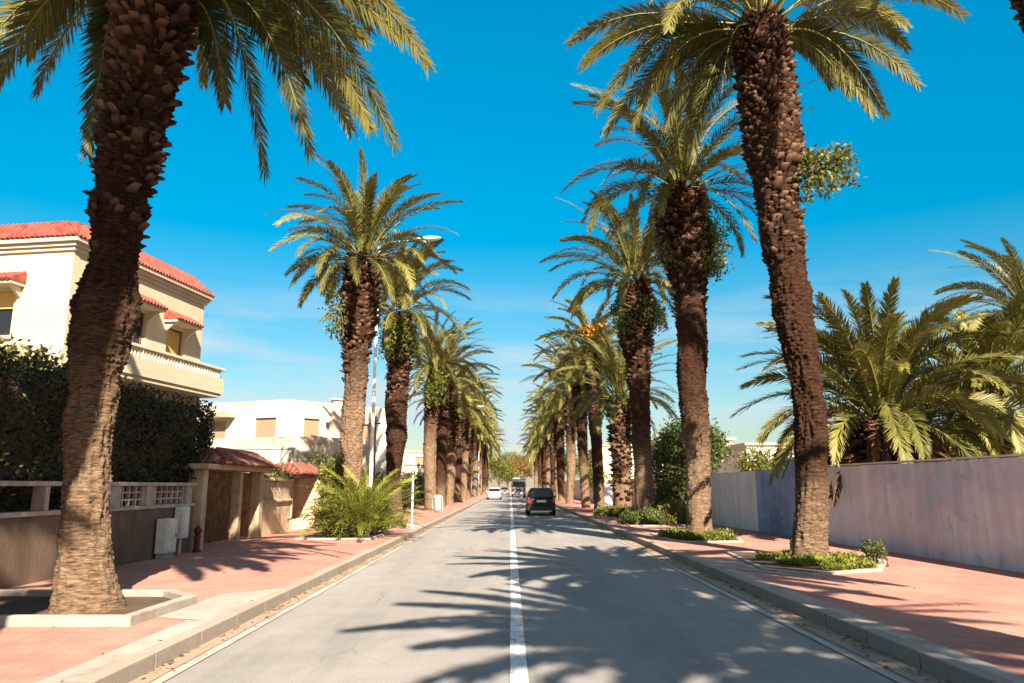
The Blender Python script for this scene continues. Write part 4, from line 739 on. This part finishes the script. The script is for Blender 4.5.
def herring(y0, y1):
    b = MB(); b.box(-.22, -.17, y0, y1, .08, 1.84)
    n = 0; z = -.5
    while z < 1.84 + (y1 - y0):
        # diagonal battens clipped to the panel
        pts = []
        ya, yb = y0 + .03, y1 - .03
        za, zb = z, z - (yb - ya)
        if za > 1.82: ya += za - 1.82; za = 1.82
        if zb < .1: yb -= .1 - zb; zb = .1
        if yb - ya > .05: b.tube([(-.165, ya, za), (-.165, yb, zb)], .028, 4)
        z += .13
    return b
herring(.29, 2.61).build('gate_panel', M['gatewood'] if 'gatewood' in M else mat('gate_timber', (0.21, 0.125, 0.06), (0.10, 0.055, 0.028), scale=5), gt)
herring(2.83, 4.14).build('gate_panel', bpy.data.materials['gate_timber'], gt)
MB().box(-.75, .30, -.2, 4.7, 1.863, 1.99).build('lintel', M['gatepost'], gt, bevel=.01)
b = MB(); hiproof(b, -.85, .42, .5, 4.6, 1.993, .42, .6)
tilerows(b, (.44, .52, 2.02), (.44, 4.58, 2.02), (-.56, 0, .40), 26, .055, .6); tilerows(b, (-.83, .48, 2.02), (.40, .48, 2.02), (0, .56, .40), 8, .055, .6)
b.build('roof', M['shadetile'], gt)
gw = empty('stone_wall', (-7.35, 22.25, .13), 0, 'pale weathered wall with a moulded top between the two tiled gates', 'wall')
MB().box(-.2, 0, 0, 3.1, 0, 1.62).build('wall_face', M['stone'], gw); MB().box(-.24, .06, 0, 3.1, .98, 1.05).build('band', M['stone'], gw, bevel=.01); MB().box(-.26, .08, 0, 3.1, 1.623, 1.72).build('coping', M['stone'], gw, bevel=.02)
b = MB()
for i in range(9): b.lathe([(.001, -.07), (.06, -.05), (.085, 0), (.06, .05), (.001, .07)], (-.06, .2 + i * .3, 1.80), 8)
b.build('finial_row', M['stone'], gw)
g2 = empty('side_gate', (-7.35, 25.4, .13), 0, 'narrow dark doorway between stone piers under a small tiled roof', 'gate')
MB().box(-.3, 0.02, 0, .12, 0, 1.75).build('pier', M['stone'], g2); MB().box(-.3, -.25, .12, .75, 0, 1.75).build('door', M['wood'], g2)
MB().prism([(-.3, .78), (.02, .78), (.72, 1.35), (.72, 2.2), (-.3, 2.2)], 0, 1.74).build('pier', M['stone'], g2, bevel=.015)
MB().box(-.4, .35, -.45, 2.1, 1.763, 1.85).build('lintel', M['gatepost'], g2)
b = MB(); hiproof(b, -.8, .55, -1.0, 2.3, 1.853, .36, .5); tilerows(b, (.57, -.98, 1.88), (.57, 2.28, 1.88), (-.48, 0, .35), 20, .06, .5); tilerows(b, (-.78, -1.02, 1.88), (.53, -1.02, 1.88), (0, .48, .35), 8, .06, .5)
b.build('roof', M['shadetile'], g2)
shrub('creeper', (-7.5, 23.2, 1.7), [(0, 1.0, .25, .25, 1.5, .16), (.1, 0, .2, .2, .9, .15)], 1800, .07, 'leafdk', 'dark trailing creeper along the top of the pale gate wall', 'plant', seed=44, stems=2, clump=.15)

# ---------------------------------------------------------------- cream house
hs_ = empty('cream_house', (-10.75, 17.5, 0), R(-9.0), 'two-storey cream house with red tile roof edge and balcony over the hedge', 'house')
EV = 7.6; BD = 0.62
def wallholes(name, mt, parent, axis, w0, w1, z0, z1, holes, at, depth=.25):
    """wall rectangle with rectangular holes and reveals. axis 'y': plane x=at facing +x, runs along y; axis 'x': plane y=at facing -y, runs along x"""
    us = sorted({w0, w1, *[h[0] for h in holes], *[h[1] for h in holes]}); zz = sorted({z0, z1, *[h[2] for h in holes], *[h[3] for h in holes]})
    b = MB(); P = (lambda u, d, z: (at - d, u, z)) if axis == 'y' else (lambda u, d, z: (u, at + d, z))
    for i in range(len(us) - 1):
        for j in range(len(zz) - 1):
            uc, zc = (us[i] + us[i + 1]) / 2, (zz[j] + zz[j + 1]) / 2
            if any(h[0] < uc < h[1] and h[2] < zc < h[3] for h in holes): continue
            b.add([P(us[i], 0, zz[j]), P(us[i + 1], 0, zz[j]), P(us[i + 1], 0, zz[j + 1]), P(us[i], 0, zz[j + 1])], [(0, 1, 2, 3)])
    for u0, u1, a0, a1 in holes:
        b.add([P(u0, 0, a0), P(u1, 0, a0), P(u1, 0, a1), P(u0, 0, a1), P(u0, depth, a0), P(u1, depth, a0), P(u1, depth, a1), P(u0, depth, a1)], [(0, 1, 5, 4), (1, 2, 6, 5), (2, 3, 7, 6), (3, 0, 4, 7)])
    return b.build(name, mt, parent)
FL = 5.75; WD = 8.0
side_h = [(2.25, 3.0, 4.9, 6.4), (3.95, 4.85, 5.15, 6.25), (1.2, 2.3, 1.2, 2.6)]
front_h = [(-2.9, -1.5, 5.2, 6.35), (-6.2, -4.8, 5.2, 6.35)]
wallholes('wall', M['cream'], hs_, 'y', 0, FL, 0, EV, side_h, 0)
wallholes('wall', M['cream'], hs_, 'x', -WD, 0, 0, EV, front_h, 0)
MB().box(-WD, 0, FL - .01, FL, 0, EV).build('wall', M['cream'], hs_); MB().box(-WD, -WD + .01, 0, FL - .02, 0, EV).build('wall', M['cream'], hs_)
# mouldings and tile skirt roof
b = MB()
for k, (o_, z_) in enumerate(((.06, EV - .30), (.12, EV - .20), (.20, EV - .10))):
    b.box(-WD - o_, o_, -o_, FL + o_, z_, z_ + .097)
b.build('cornice', M['cream_lt'], hs_, bevel=.01)
b = MB(); hiproof(b, -WD - .2, .2, -.2, FL + .2, EV, .55, .42)
tilerows(b, (.21, -.18, EV + .03), (.21, FL + .18, EV + .03), (-.40, 0, .51), 44, .05, .6); tilerows(b, (-WD - .18, -.21, EV + .03), (.18, -.21, EV + .03), (0, .40, .51), 60, .05, .6)
b.build('roof', M['tile'], hs_)
def window(parent, axis, u0, u1, a0, a1, at, kind):
    P = (lambda u, d: (at - d, u)) if axis == 'y' else (lambda u, d: (u, at + d))
    def bx(b, ua, ub, da, db, za, zb):
        (xa, ya), (xb, yb) = P(ua, da), P(ub, db); b.box(min(xa, xb), max(xa, xb), min(ya, yb), max(ya, yb), za, zb)
    f = MB(); t = .06
    bx(f, u0, u0 + t, .12, .2, a0, a1); bx(f, u1 - t, u1, .12, .2, a0, a1); bx(f, u0 + t, u1 - t, .12, .2, a1 - t, a1); bx(f, u0 + t, u1 - t, .12, .2, a0, a0 + t)
    if kind == 'open': bx(f, (u0 + u1) / 2 - .03, (u0 + u1) / 2 + .03, .12, .2, a0 + t, a1 - t)
    w = f.build('window', M['wood'], parent)
    p = MB()
    if kind == 'shut':
        bx(p, u0 + t, u1 - t, .14, .18, a0 + t, a1 - t); p.build('shutter', M['ochre'], w)
    else:
        bx(p, u0 + t, u1 - t, .15, .17, a0 + t, a1 - t); p.build('pane', M['glass'], w)
        if kind == 'half':
            p = MB(); bx(p, u0 + t, u1 - t, .10, .118, a0 + (a1 - a0) * .62, a1 - .01); p.build('shutter', M['ochre'], w)
    s = MB(); bx(s, u0 - .08, u1 + .08, -.08, .12, a0 - .08, a0 - .003); s.build('sill', M['cream_lt'], w)
    return w
def awning(parent, axis, u0, u1, z, at, out=.55, h=.28):
    P = (lambda u, d: (at + d, u)) if axis == 'y' else (lambda u, d: (u, at - d))
    b = MB(); A = [P(u0, 0.003), P(u1, 0.003), P(u1, out), P(u0, out)]
    b.add([(*A[0], z), (*A[1], z), (*A[2], z), (*A[3], z), (*A[0], z + .08), (*A[1], z + .08), (*A[2], z + .08), (*A[3], z + .08)], [(0, 1, 2, 3), (4, 5, 6, 7), (0, 1, 5, 4), (1, 2, 6, 5), (2, 3, 7, 6), (3, 0, 4, 7)])
    c = b.build('canopy', M['cream_lt'], parent)
    r = MB(); A2 = [P(u0 - .02, 0.003), P(u1 + .02, 0.003), P(u1 + .02, out + .05), P(u0 - .02, out + .05)]
    r.add([(*A2[0], z + h + .08), (*A2[1], z + h + .08), (*A2[2], z + .084), (*A2[3], z + .084), (*A2[0], z + .084), (*A2[1], z + .084)], [(0, 1, 2, 3), (0, 3, 4), (1, 5, 2), (3, 2, 5, 4)])
    n = int((u1 - u0) / .13); d = (Vector((*P(0, 0), 0)) - Vector((*P(0, out + .05), 0))) + Vector((0, 0, h)); tilerows(r, (*A2[3], z + .10), (*A2[2], z + .10), d, n, .045)
    r.build('tiles', M['tile'], c)
    for u in (u0 + .08, u1 - .16):
        k = MB()
        P3 = [P(u, .003), P(u + .08, .003), P(u, out * .8), P(u + .08, out * .8)]
        k.add([(*P3[0], z - .28), (*P3[1], z - .28), (*P3[0], z - .003), (*P3[1], z - .003), (*P3[2], z - .003), (*P3[3], z - .003)], [(0, 1, 5, 4), (0, 2, 3, 1), (2, 4, 5, 3), (0, 4, 2), (1, 3, 5)])
        k.build('bracket', M['cream_lt'], c)
for (u0, u1, a0, a1), kd in zip(side_h, ('open', 'shut', 'open')): window(hs_, 'y', u0, u1, a0, a1, 0, kd)
for (u0, u1, a0, a1), kd in zip(front_h, ('half', 'half')): window(hs_, 'x', u0, u1, a0, a1, 0, kd)
awning(hs_, 'y', 2.1, 3.2, 6.46, 0, .42); awning(hs_, 'y', 3.75, 5.05, 6.33, 0, .42)
awning(hs_, 'x', -3.15, -1.25, 6.42, 0, .45); awning(hs_, 'x', -6.4, -4.6, 6.42, 0, .45)
bal = MB().box(.003, 0.82, .9, FL + .1, 4.420, 4.580).build('balcony', M['cream'], hs_)
MB().box(.003, .78, 1.0, FL + .0, 4.300, 4.417).build('balcony_soffit', M['cream'], bal)
MB().box(.78, 0.82, .9, FL + .1, 4.583, 4.880).build('parapet', M['cream'], bal); MB().box(.01, .70, FL - .02, FL + .1, 4.583, 4.880).build('parapet', M['cream'], bal)
b = MB()
for y in np.arange(1.0, FL, .14): b.lathe([(.03, 4.883), (.045, 4.960), (.025, 5.050), (.04, 5.120), (.03, 5.147)], (.76, y, 0), 8)
for x in np.arange(.12, .78, .14): b.lathe([(.03, 4.883), (.045, 4.960), (.025, 5.050), (.04, 5.120), (.03, 5.147)], (x, FL + .04, 0), 8)
b.build('balustrade', M['cream_lt'], bal)
MB().box(.68, .84, .88, FL + .12, 5.150, 5.230).build('rail', M['cream_lt'], bal, bevel=.01); MB().box(.01, .678, FL - .04, FL + .12, 5.150, 5.230).build('rail', M['cream_lt'], bal)
MB().box(.003, .25, FL - .5, FL - .25, 3.9, 4.295).build('corbel', M['cream'], bal)

# ---------------------------------------------------------------- white villa and terraces beyond the gates
vl = empty('white_villa', (-11.4, 38, 0), 0, 'low white flat-roofed villa with tan shutters above the gate walls', 'house')
P4 = [(0, 0), (5.2, 5.6), (.2, 11.8), (-8.0, 3.2)]
def poly_wall(name, p, q, z0, z1, holes, mt, parent, th=.0):
    p, q = Vector((*p, 0)), Vector((*q, 0)); L_ = (q - p).length; o = wallholes(name, mt, parent, 'x', 0, L_, z0, z1, holes, 0, .2)
    o.location = p; o.rotation_euler = (0, 0, math.atan2(q.y - p.y, q.x - p.x)); return o
ZT = 5.98
h1 = [(5.9, 7.2, 3.7, 5.05), (2.45 - 1.3 + .2, 2.45 - 1.3 + 1.6, 3.7, 5.05)]
LW = math.hypot(8.0, 3.2)
# left face runs from the far-left corner to the front corner
hl = [(LW - 5.0 + .1, LW - 4.0, 3.7, 5.0), (LW - 2.1, LW - .75, 3.7, 5.08)]
f1 = poly_wall('wall', (-8.0, 3.2), (0, 0), 0, ZT, hl, M['white'], vl)
LR = math.hypot(5.2, 5.6)
hr = [(.95, 1.9, 3.75, 5.08), (4.6, 5.6, 3.7, 5.0)]
f2 = poly_wall('wall', (0, 0), (5.2, 5.6), 0, ZT, hr, M['white'], vl)
poly_wall('wall', (5.2, 5.6), (.2, 11.8), 0, ZT, [], M['white'], vl); poly_wall('wall', (.2, 11.8), (-8.0, 3.2), 0, ZT, [], M['white'], vl)
MB().prism(P4, ZT - .16, ZT - .12).build('roof', M['slab'], vl)
for fc, hh_ in ((f1, hl), (f2, hr)):
    for (u0, u1, a0, a1) in hh_:
        w = MB().box(u0, u1, .10, .13, a0, a1).build('window', M['tan'], fc)
        MB().box(u0 - .05, u1 + .05, -.05, .1, a0 - .07, a0 - .003).build('sill', M['white'], w)
MB().box(LW - 5.4, LW - 3.4, -.6, -.003, 5.15, 5.42).build('canopy', M['stained'], f1)
MB().box(2.55, 3.1, -.25, -.003, 3.5, 6.15).build('chimney', M['pinkwall'], f2); MB().box(2.45, 3.2, -.32, .06, 6.153, 6.25).build('chimney_cap', M['pinkwall'], f2)
MB().lathe([(.02, 0), (.10, .05), (.12, .2), (.03, .25)], (1.95 + .35, -.15, 4.7), 8).build('wall_lamp', M['plastic'], f2)
tw = empty('terrace_wall', (-9.5, 32.5, 0), 0, 'stained concrete terrace wall in front of the white villa', 'wall')
MB().prism([(-6.5, 2.6), (.2, -.2), (3.2, 2.0), (3.0, 2.2), (.2, .1), (-6.4, 2.85)], 0, 3.72).build('wall_face', M['stained'], tw); 
tw2 = empty('lower_wall', (-8.9, 29.2, 0), 0, 'whitewashed lower wall behind the red tiled gate roof', 'wall')
MB().prism([(-6.0, 1.2), (.4, 0), (.4, .22), (-6.0, 1.42)], 0, 3.02).build('wall_face', M['stained'] if False else M['white'], tw2); MB().prism([(-6.0, 1.16), (.44, -.04), (.44, .26), (-6.0, 1.46)], 3.023, 3.09).build('coping', M['stained'], tw2)
tw3 = empty('crumbling_wall', (-7.5, 27.7, 0), 0, 'rough weathered wall beside the leafy shrub and side gate', 'wall')
MB().box(-.25, 0, 0, 14, 0.1, 2.0).build('wall_face', M['stained'], tw3); MB().box(-.3, .05, 0, 14, 2.003, 2.08).build('coping', M['white'], tw3)
shrub('hillside_shrub', (-8.3, 28.2, 0), [(.9, 0, 2.3, .4, .5, .35), (1.2, .2, 2.0, .35, .4, .3)], 700, .13, 'leaf', 'scruffy olive shrub above the side gate roof', seed=46, clump=.3)

shrub('garden_bush', (10.9, 31.5, 0), [(0, 0, 2.0, .9, 1.0, .7), (-.5, .4, 2.6, .6, .7, .5), (.8, -.3, 2.3, .7, .8, .5)], 4500, .14, 'leaf', 'yellowish bush behind the pale wall in front of the bright low house', seed=47, clump=.3)
# more buildings and hedges further along both sides
def simple_house(loc, sx, sy, h, label, mt='white', floors=1, face='x', name='house', seed=0):
    rd = random.Random(seed); r = empty(name, loc, 0, label, 'house', 'houses set back behind the palms')
    sgn = 1 if face == 'x' else -1
    hs2 = []; n = max(1, int(sy / 4)); 
    for fl in range(floors):
        for k in range(n):
            y0 = (k + .5) * sy / n - .6; z0 = 1.0 + fl * 3; hs2.append((y0, y0 + 1.2, z0, z0 + 1.25))
    o = wallholes('wall', M[mt], r, 'y', 0, sy, 0, h, hs2, 0, .2)
    fx = [(-sx + 1.5, -sx + 2.7, 1.0 + (floors - 1) * 3, 2.2 + (floors - 1) * 3), (-2.6, -1.4, 1.0 + (floors - 1) * 3, 2.2 + (floors - 1) * 3)]
    wallholes('wall', M[mt], r, 'x', -sx, 0, 0, h, fx, 0, .2)
    MB().box(-sx, 0, sy - .01, sy, 0, h).build('wall', M[mt], r); MB().box(-sx, -sx + .01, 0, sy - .02, 0, h).build('wall', M[mt], r)
    for (a, b2, c, d) in hs2: w = MB().box(-.14, -.11, a, b2, c, d).build('window', M[rd.choice(['glass', 'tan', 'glass'])], r)
    for (a, b2, c, d) in fx: w = MB().box(a, b2, .11, .14, c, d).build('window', M['tan'], r)
    MB().box(-sx - .12, .12, -.12, sy + .12, h, h + .16).build('roof', M['cream_lt'], r, bevel=.02)
    if face != 'x': r.scale = (-1, 1, 1)
    return r
simple_house((-9.2, 53, 0), 9, 10, 6.9, 'tall white house block seen between the second and third left palms', floors=2, seed=1)
simple_house((-8.6, 72, 0), 8, 12, 3.6, 'long low cream house beyond the dark bush on the left', 'cream', 1, seed=2)
simple_house((-9.5, 95, 0), 9, 14, 5.8, 'pale two-storey house far along the left row', 'white', 2, seed=3)
simple_house((13.6, 43, 0), 12, 6, 3.9, 'bright white low house behind the right garden shrub', 'white', 1, face='-x', seed=4)
simple_house((10.0, 50, 0), 5, 8, 4.6, 'white house showing between the shaggy palm and third right palm', 'white', 1, face='-x', seed=5)
simple_house((9.8, 80, 0), 9, 14, 5.8, 'far white house behind the right palm row', 'cream', 2, face='-x', seed=6)
shrub('dark_bush', (-6.3, 40, .1), [(0, 0, .9, .9, 1.6, .8), (.1, 1.8, 1.1, .9, 1.4, .8), (-.5, .5, 1.5, .8, 1.2, .6)], 7000, .16, 'leafdk', 'dark rounded bush behind the white post on the left pavement', seed=50, clump=.35)
shrub('yellow_bush', (7.2, 63, .1), [(0, 0, 2.2, .8, 1.4, .9), (-.3, .4, 2.9, .7, 1.0, .7)], 2500, .2, 'leaf', 'yellow-green bush against the far pink wall on the right', seed=51, clump=.4)
shrub('pruned_bush', (-7.6, 62, .1), [(0, 0, 1.4, .9, 2.4, 1.0), (0, 3, 1.4, .9, 2, .9)], 3500, .2, 'leafdk', 'green bush by the low cream house on the left', seed=52, clump=.4)
# trees closing the street
rng0 = random.Random(77)
defs = [(-11, 205, 7.5, 'leaf', 'olive-yellow tree closing the street on the left'), (-3.5, 225, 6.5, 'leaf', 'yellow tree at the street end left of the grey bus'), (3.2, 232, 7, 'orange_t', 'rust-orange tree at the far end of the street'), (9.5, 222, 7.5, 'leaf', 'green-yellow tree at the street end right of the bus'),
        (17, 210, 7, 'leafdk', 'dark green tree behind the right row far away'), (-19, 215, 8, 'leafdk', 'dark green tree behind the left row far away'), (-1, 262, 8.5, 'leafdk', 'tallest dim tree far behind the street end')]
M['orange_t'] = mat('rust_leaf', (0.12, 0.10, 0.02), (0.34, 0.19, 0.05), rough=.6, transl=.3, tint=True)
for i, (x, y, h, mt, lb) in enumerate(defs):
    bl = [(rng0.uniform(-3, 3), rng0.uniform(-2, 2), h * rng0.uniform(.4, .9), rng0.uniform(1.5, 2.6), rng0.uniform(1.5, 2.6), rng0.uniform(1.2, 1.9)) for _ in range(9)]
    bl = [(a_, b_, c_ * 1.6, d_ * 1.15, e_, f_ * 1.2) for a_, b_, c_, d_, e_, f_ in bl]
    r = shrub('tree', (x, y, 0), bl, 6000, .45, mt, lb, 'tree', 'trees closing the far end of the street', seed=80 + i, clump=.9, stems=False, part='crown')
    b = MB(); b.tube([(0, 0, -.02), (.1, 0, h * .3), (0, .1, h * .55)], [.35, .26, .15], 8)
    for B in bl[:5]: b.tube([(0, 0, h * .3), (B[0] * .5, B[1] * .5, h * .5), (B[0], B[1], B[2])], [.16, .1, .04], 6)
    b.build('trunk', M['bark'], r)

# ---------------------------------------------------------------- street furniture
def lamp_post(loc, h, label):
    r = empty('street_lamp', loc, 0, label, 'street lamp', 'lamp posts along the left pavement')
    MB().tube([(0, 0, 0), (0, 0, .9), (0, 0, .92), (0, 0, h)], [.10, .10, .075, .05], 10).build('pole', M['whitepaint'], r)
    MB().tube([(0, 0, h - .05), (.15, 0, h + .12), (.6, 0, h + .22), (1.35, 0, h + .28)], [.045, .04, .035, .03], 8).build('arm', M['galv'], r)
    b = MB(); st = [(1.25, .05, .04), (1.4, .12, .07), (1.75, .20, .11), (2.15, .19, .11), (2.45, .10, .06), (2.55, .02, .02)]
    v = []; k = 10
    for x, w, t_ in st: v += [(x, w * math.cos(2 * math.pi * j / k), h + .28 + (x - 1.25) * .10 + t_ * math.sin(2 * math.pi * j / k)) for j in range(k)]
    f = [(i * k + j, i * k + (j + 1) % k, (i + 1) * k + (j + 1) % k, (i + 1) * k + j) for i in range(len(st) - 1) for j in range(k)] + [tuple(range(k))[::-1], tuple(range((len(st) - 1) * k, len(st) * k))]
    b.add(v, f); hd = b.build('lamp_head', M['whitepaint'], r, smooth=True)
    MB().lathe([(.13, 0), (.11, -.06), (.04, -.09)], (1.85, 0, h + .24), 10).build('lens', M['head'], hd)
    return r
lamp_post((-5.45, 29.4, .13), 11.2, 'nearest white street lamp, its head showing beside the second left palm crown')
lamp_post((-5.1, 75, .13), 9, 'second white street lamp past the waste bin on the left')
lamp_post((-5.0, 118, .13), 9, 'third white street lamp far along the left row')
lamp_post((-5.0, 160, .13), 9, 'farthest white street lamp in the left row')
up = empty('utility_pole', (-7.0, 38.3, .13), 0, 'short dark utility pole in front of the white house', 'pole')
MB().tube([(0, 0, 0), (0, 0, 5.0)], [.11, .085], 8).build('pole', M['wood'], up); MB().box(-.3, .3, -.05, .05, 4.6, 4.68).build('crossarm', M['wood'], up)
wp_ = empty('marker_post', (-3.52, 27.2, .13), 0, 'thin white marker post at the left kerb', 'post')
MB().tube([(0, 0, 0), (0, 0, 1.80)], .035, 10).build('shaft', M['whitepaint'], wp_); MB().lathe([(.04, 1.80), (.045, 1.82), (.02, 1.85)], (0, 0, 0), 10).build('cap', M['whitepaint'], wp_)
bn = empty('waste_bin', (-4.15, 43.2, .13), 0, 'pale cylindrical waste bin beside the fourth left palm', 'bin')
MB().lathe([(.24, .1), (.27, .12), (.33, .85), (.34, .87)], k=18).build('container', M['binmetal'], bn); MB().lathe([(.36, .873), (.36, .93), (.30, 1.0), (.1, 1.05)], k=18).build('lid', M['greypaint'], bn)
for sx_ in (-1, 1): MB().tube([(sx_ * .38, 0, 0), (sx_ * .38, 0, .9)], .025, 6).build('leg', M['galv'], bn)
bn.scale = (.74, .74, .92)
MB().tube([(-.36, 0, .3), (.36, 0, .3)], .015, 6).build('crossbar', M['galv'], bn)
cb = empty('service_cabinet', (6.05, 46.8, .13), 0, 'tall white service cabinet beside the shaggy palm', 'cabinet')
MB().box(-.24, .24, -.2, .2, .25, 1.58).build('cabinet_body', M['whitepaint'], cb, bevel=.03); MB().box(-.16, .16, -.14, .14, 0, .248).build('plinth', M['slab'], cb); MB().box(-.2, .2, -.212, -.202, .32, 1.5).build('door', M['whitepaint'], cb, bevel=.004); MB().box(.12, .14, -.225, -.213, .85, .98).build('handle', M['plastic'], cb)

# ---------------------------------------------------------------- vehicles
def loft(prof, name, mt, parent, bevel=.0, smooth=True):
    """prof: list of stations (y, [(halfwidth, z), ...]) lofted and mirrored"""
    b = MB(); v = []; n = len(prof[0][1]); 
    for y, pr in prof:
        v += [(w, y, z) for w, z in pr] + [(-w, y, z) for w, z in reversed(pr)]
    k = 2 * n; m_ = len(prof)
    f = [(i * k + j, i * k + (j + 1) % k, (i + 1) * k + (j + 1) % k, (i + 1) * k + j) for i in range(m_ - 1) for j in range(k)] + [tuple(range(k))[::-1], tuple(range((m_ - 1) * k, m_ * k))]
    b.add(v, f); return b.build(name, mt, parent, bevel=bevel, smooth=False)
def wheel(parent, x, y, r=.30, w=.2):
    s = 1 if x > 0 else -1
    t = MB().lathe([(r * .62, -w / 2), (r * .95, -w / 2), (r, -w / 2 + .03), (r, w / 2 - .03), (r * .95, w / 2), (r * .62, w / 2)], k=20, ax='x').build('wheel', M['tyre'], parent)
    t.location = (x, y, r)
    b = MB().lathe([(r * .6, -.01), (r * .58, .02), (r * .2, .035), (.02, .04)], (s * (w / 2 - .045), 0, 0), 16, 'x'); b.build('rim', M['rim'], t); return t
def hatchback(loc, rz, paint, label, W_=.80, L_=3.75, H_=1.50):
    r = empty('car', loc, rz, label, 'car')          # local -Y is the rear, +Y the front
    h2 = L_ / 2
    st = []
    for y, wt, zb, zt in ((-h2, W_ * .90, .32, .60), (-h2 + .05, W_ * .96, .24, .90), (-h2 + .3, W_, .20, .98), (0, W_ * 1.02, .18, .96), (h2 - 1.0, W_, .18, .93), (h2 - .35, W_ * .95, .22, .84), (h2 - .06, W_ * .86, .26, .68), (h2, W_ * .80, .34, .56)):
        st.append((y, [(wt * .90, zb), (wt, zb + .10), (wt * 1.0, (zb + zt) / 2), (wt * .97, zt - .06), (wt * .90, zt)]))
    body = loft(st, 'body', paint, r, bevel=.02)
    st = []
    for y, wb, wt, zt in ((-h2 + .12, W_ * .90, W_ * .88, .95), (-h2 + .42, W_ * .92, W_ * .76, H_ - .10), (-h2 + .8, W_ * .93, W_ * .74, H_), (0.1, W_ * .93, W_ * .74, H_ - .01), (h2 - 1.55, W_ * .93, W_ * .76, H_ - .12), (h2 - .95, W_ * .92, W_ * .90, .93)):
        st.append((y, [(wb, .90), (wb * .5 + wt * .5 + .02, (.9 + zt) / 2), (wt, zt - .05 if zt > 1 else zt - .01), (wt * .85, zt)]))
    loft(st, 'cabin', paint, r, bevel=.015)
    # glass
    def quad(nm, pts, mt, th=.008):
        b = MB(); P_ = [Vector(p) for p in pts]; nrm = (P_[1] - P_[0]).cross(P_[3] - P_[0]).normalized() * th
        b.add([*P_, *[p + nrm for p in P_]], [(3, 2, 1, 0), (4, 5, 6, 7), (0, 1, 5, 4), (1, 2, 6, 5), (2, 3, 7, 6), (3, 0, 4, 7)]); return b.build(nm, mt, r)
    yb, yt = -h2 + .135, -h2 + .40
    quad('rear_window', [(-W_ * .80, yb - .005, 1.00), (W_ * .80, yb - .005, 1.00), (W_ * .68, yt - .02, H_ - .14), (-W_ * .68, yt - .02, H_ - .14)], M['glass'], .02)
    quad('windscreen', [(W_ * .82, h2 - .98, .97), (-W_ * .82, h2 - .98, .97), (-W_ * .68, h2 - 1.52, H_ - .15), (W_ * .68, h2 - 1.52, H_ - .15)], M['glass'], .02)
    for s in (1, -1):
        for (y0, y1) in ((-h2 + .55, -.25), (-.18, h2 - 1.6)):
            p = [(s * W_ * .935, y0, .98), (s * W_ * .935, y1 + (.35 if y1 > 0 else 0), .98), (s * W_ * .80, y1, H_ - .16), (s * W_ * .80, y0 + .05, H_ - .16)]
            quad('side_window', p if s > 0 else p[::-1], M['glass'], .022)
        MB().box(s * W_ * .86 - .07, s * W_ * .86 + .07, -h2 - .02, -h2 + .12, .68, .98).build('tail_light', M['tail'], r, bevel=.02)
        MB().box(s * W_ * .68 - .13, s * W_ * .68 + .13, h2 - .14, h2 + .0, .58, .74).build('head_light', M['head'], r, bevel=.03)
        MB().box(min(s * W_ * 1.0, s * (W_ + .16)), max(s * W_ * 1.0, s * (W_ + .16)), h2 - 1.3, h2 - 1.18, .92, 1.06).build('mirror', paint, r, bevel=.03)
        wheel(r, s * (W_ - .09), -h2 + .62); wheel(r, s * (W_ - .09), h2 - .72)
    MB().box(-W_ * .92, W_ * .92, -h2 - .07, -h2 + .06, .26, .52).build('bumper', M['plastic'], r, bevel=.03)
    MB().box(-W_ * .70, W_ * .70, -h2 - .085, -h2 - .06, .22, .27).build('bumper_strip', M['bumper'], r)
    MB().box(-W_ * .88, W_ * .88, h2 - .05, h2 + .06, .26, .5).build('bumper', M['plastic'] if paint is M['carblack'] else paint, r, bevel=.03)
    MB().box(-.26, .26, -h2 - .025, -h2 - .005, .72, .84).build('licence_plate', M['plate'], r); MB().box(-.26, .26, h2 + .062, h2 + .072, .36, .46).build('licence_plate', M['plate'], r)
    return r
hatchback((1.70, 43.5, 0), 0, M['carblack'], 'black hatchback seen from behind in the right lane')
hatchback((-1.95, 92, 0), math.pi, M['carwhite'], 'white car coming towards the camera in the left lane', W_=.86, L_=4.2, H_=1.42)
hatchback((-1.1, 140, 0), math.pi, M['carred'], 'small dull red car far off in the left lane', W_=.84, L_=4.0, H_=1.45)
# grey bus
bs_ = empty('minibus', (1.25, 118, 0), 0, 'grey minibus with a dark rear window and white roof in the far right lane', 'bus')
st = []
for y, w, zt in ((-3.5, 1.02, 2.45), (-3.42, 1.08, 2.55), (0, 1.10, 2.62), (3.0, 1.10, 2.6), (3.6, 1.02, 2.3)):
    st.append((y, [(w * .95, .35), (w, .5), (w, 1.3), (w * .95, zt - .25), (w * .88, zt)]))
loft(st, 'body', M['bus'], bs_, bevel=.04)
MB().box(-.9, .9, -3.2, 3.0, 2.63, 2.80).build('roof_box', M['whitepaint'], bs_, bevel=.05)
MB().box(-.86, .86, -3.55, -3.51, 1.45, 2.25).build('rear_window', M['glass'], bs_, bevel=.02)
MB().box(-.40, .40, -3.54, -3.51, .9, 1.15).build('licence_panel', M['plastic'], bs_)
MB().box(-1.05, 1.05, -3.66, -3.45, .38, .68).build('bumper', M['galv'], bs_, bevel=.03)
for s in (1, -1):
    MB().box(s * .93 - .09, s * .93 + .09, -3.56, -3.48, .8, 1.3).build('tail_light', M['tail'], bs_, bevel=.02)
    for y0 in (-2.8, -1.0, .8): MB().box(min(s * 1.085, s * 1.115), max(s * 1.085, s * 1.115), y0, y0 + 1.5, 1.45, 2.15).build('side_window', M['glass'], bs_)
    wheel(bs_, s * .95, -2.3, .38, .26); wheel(bs_, s * .95, 2.3, .38, .26)
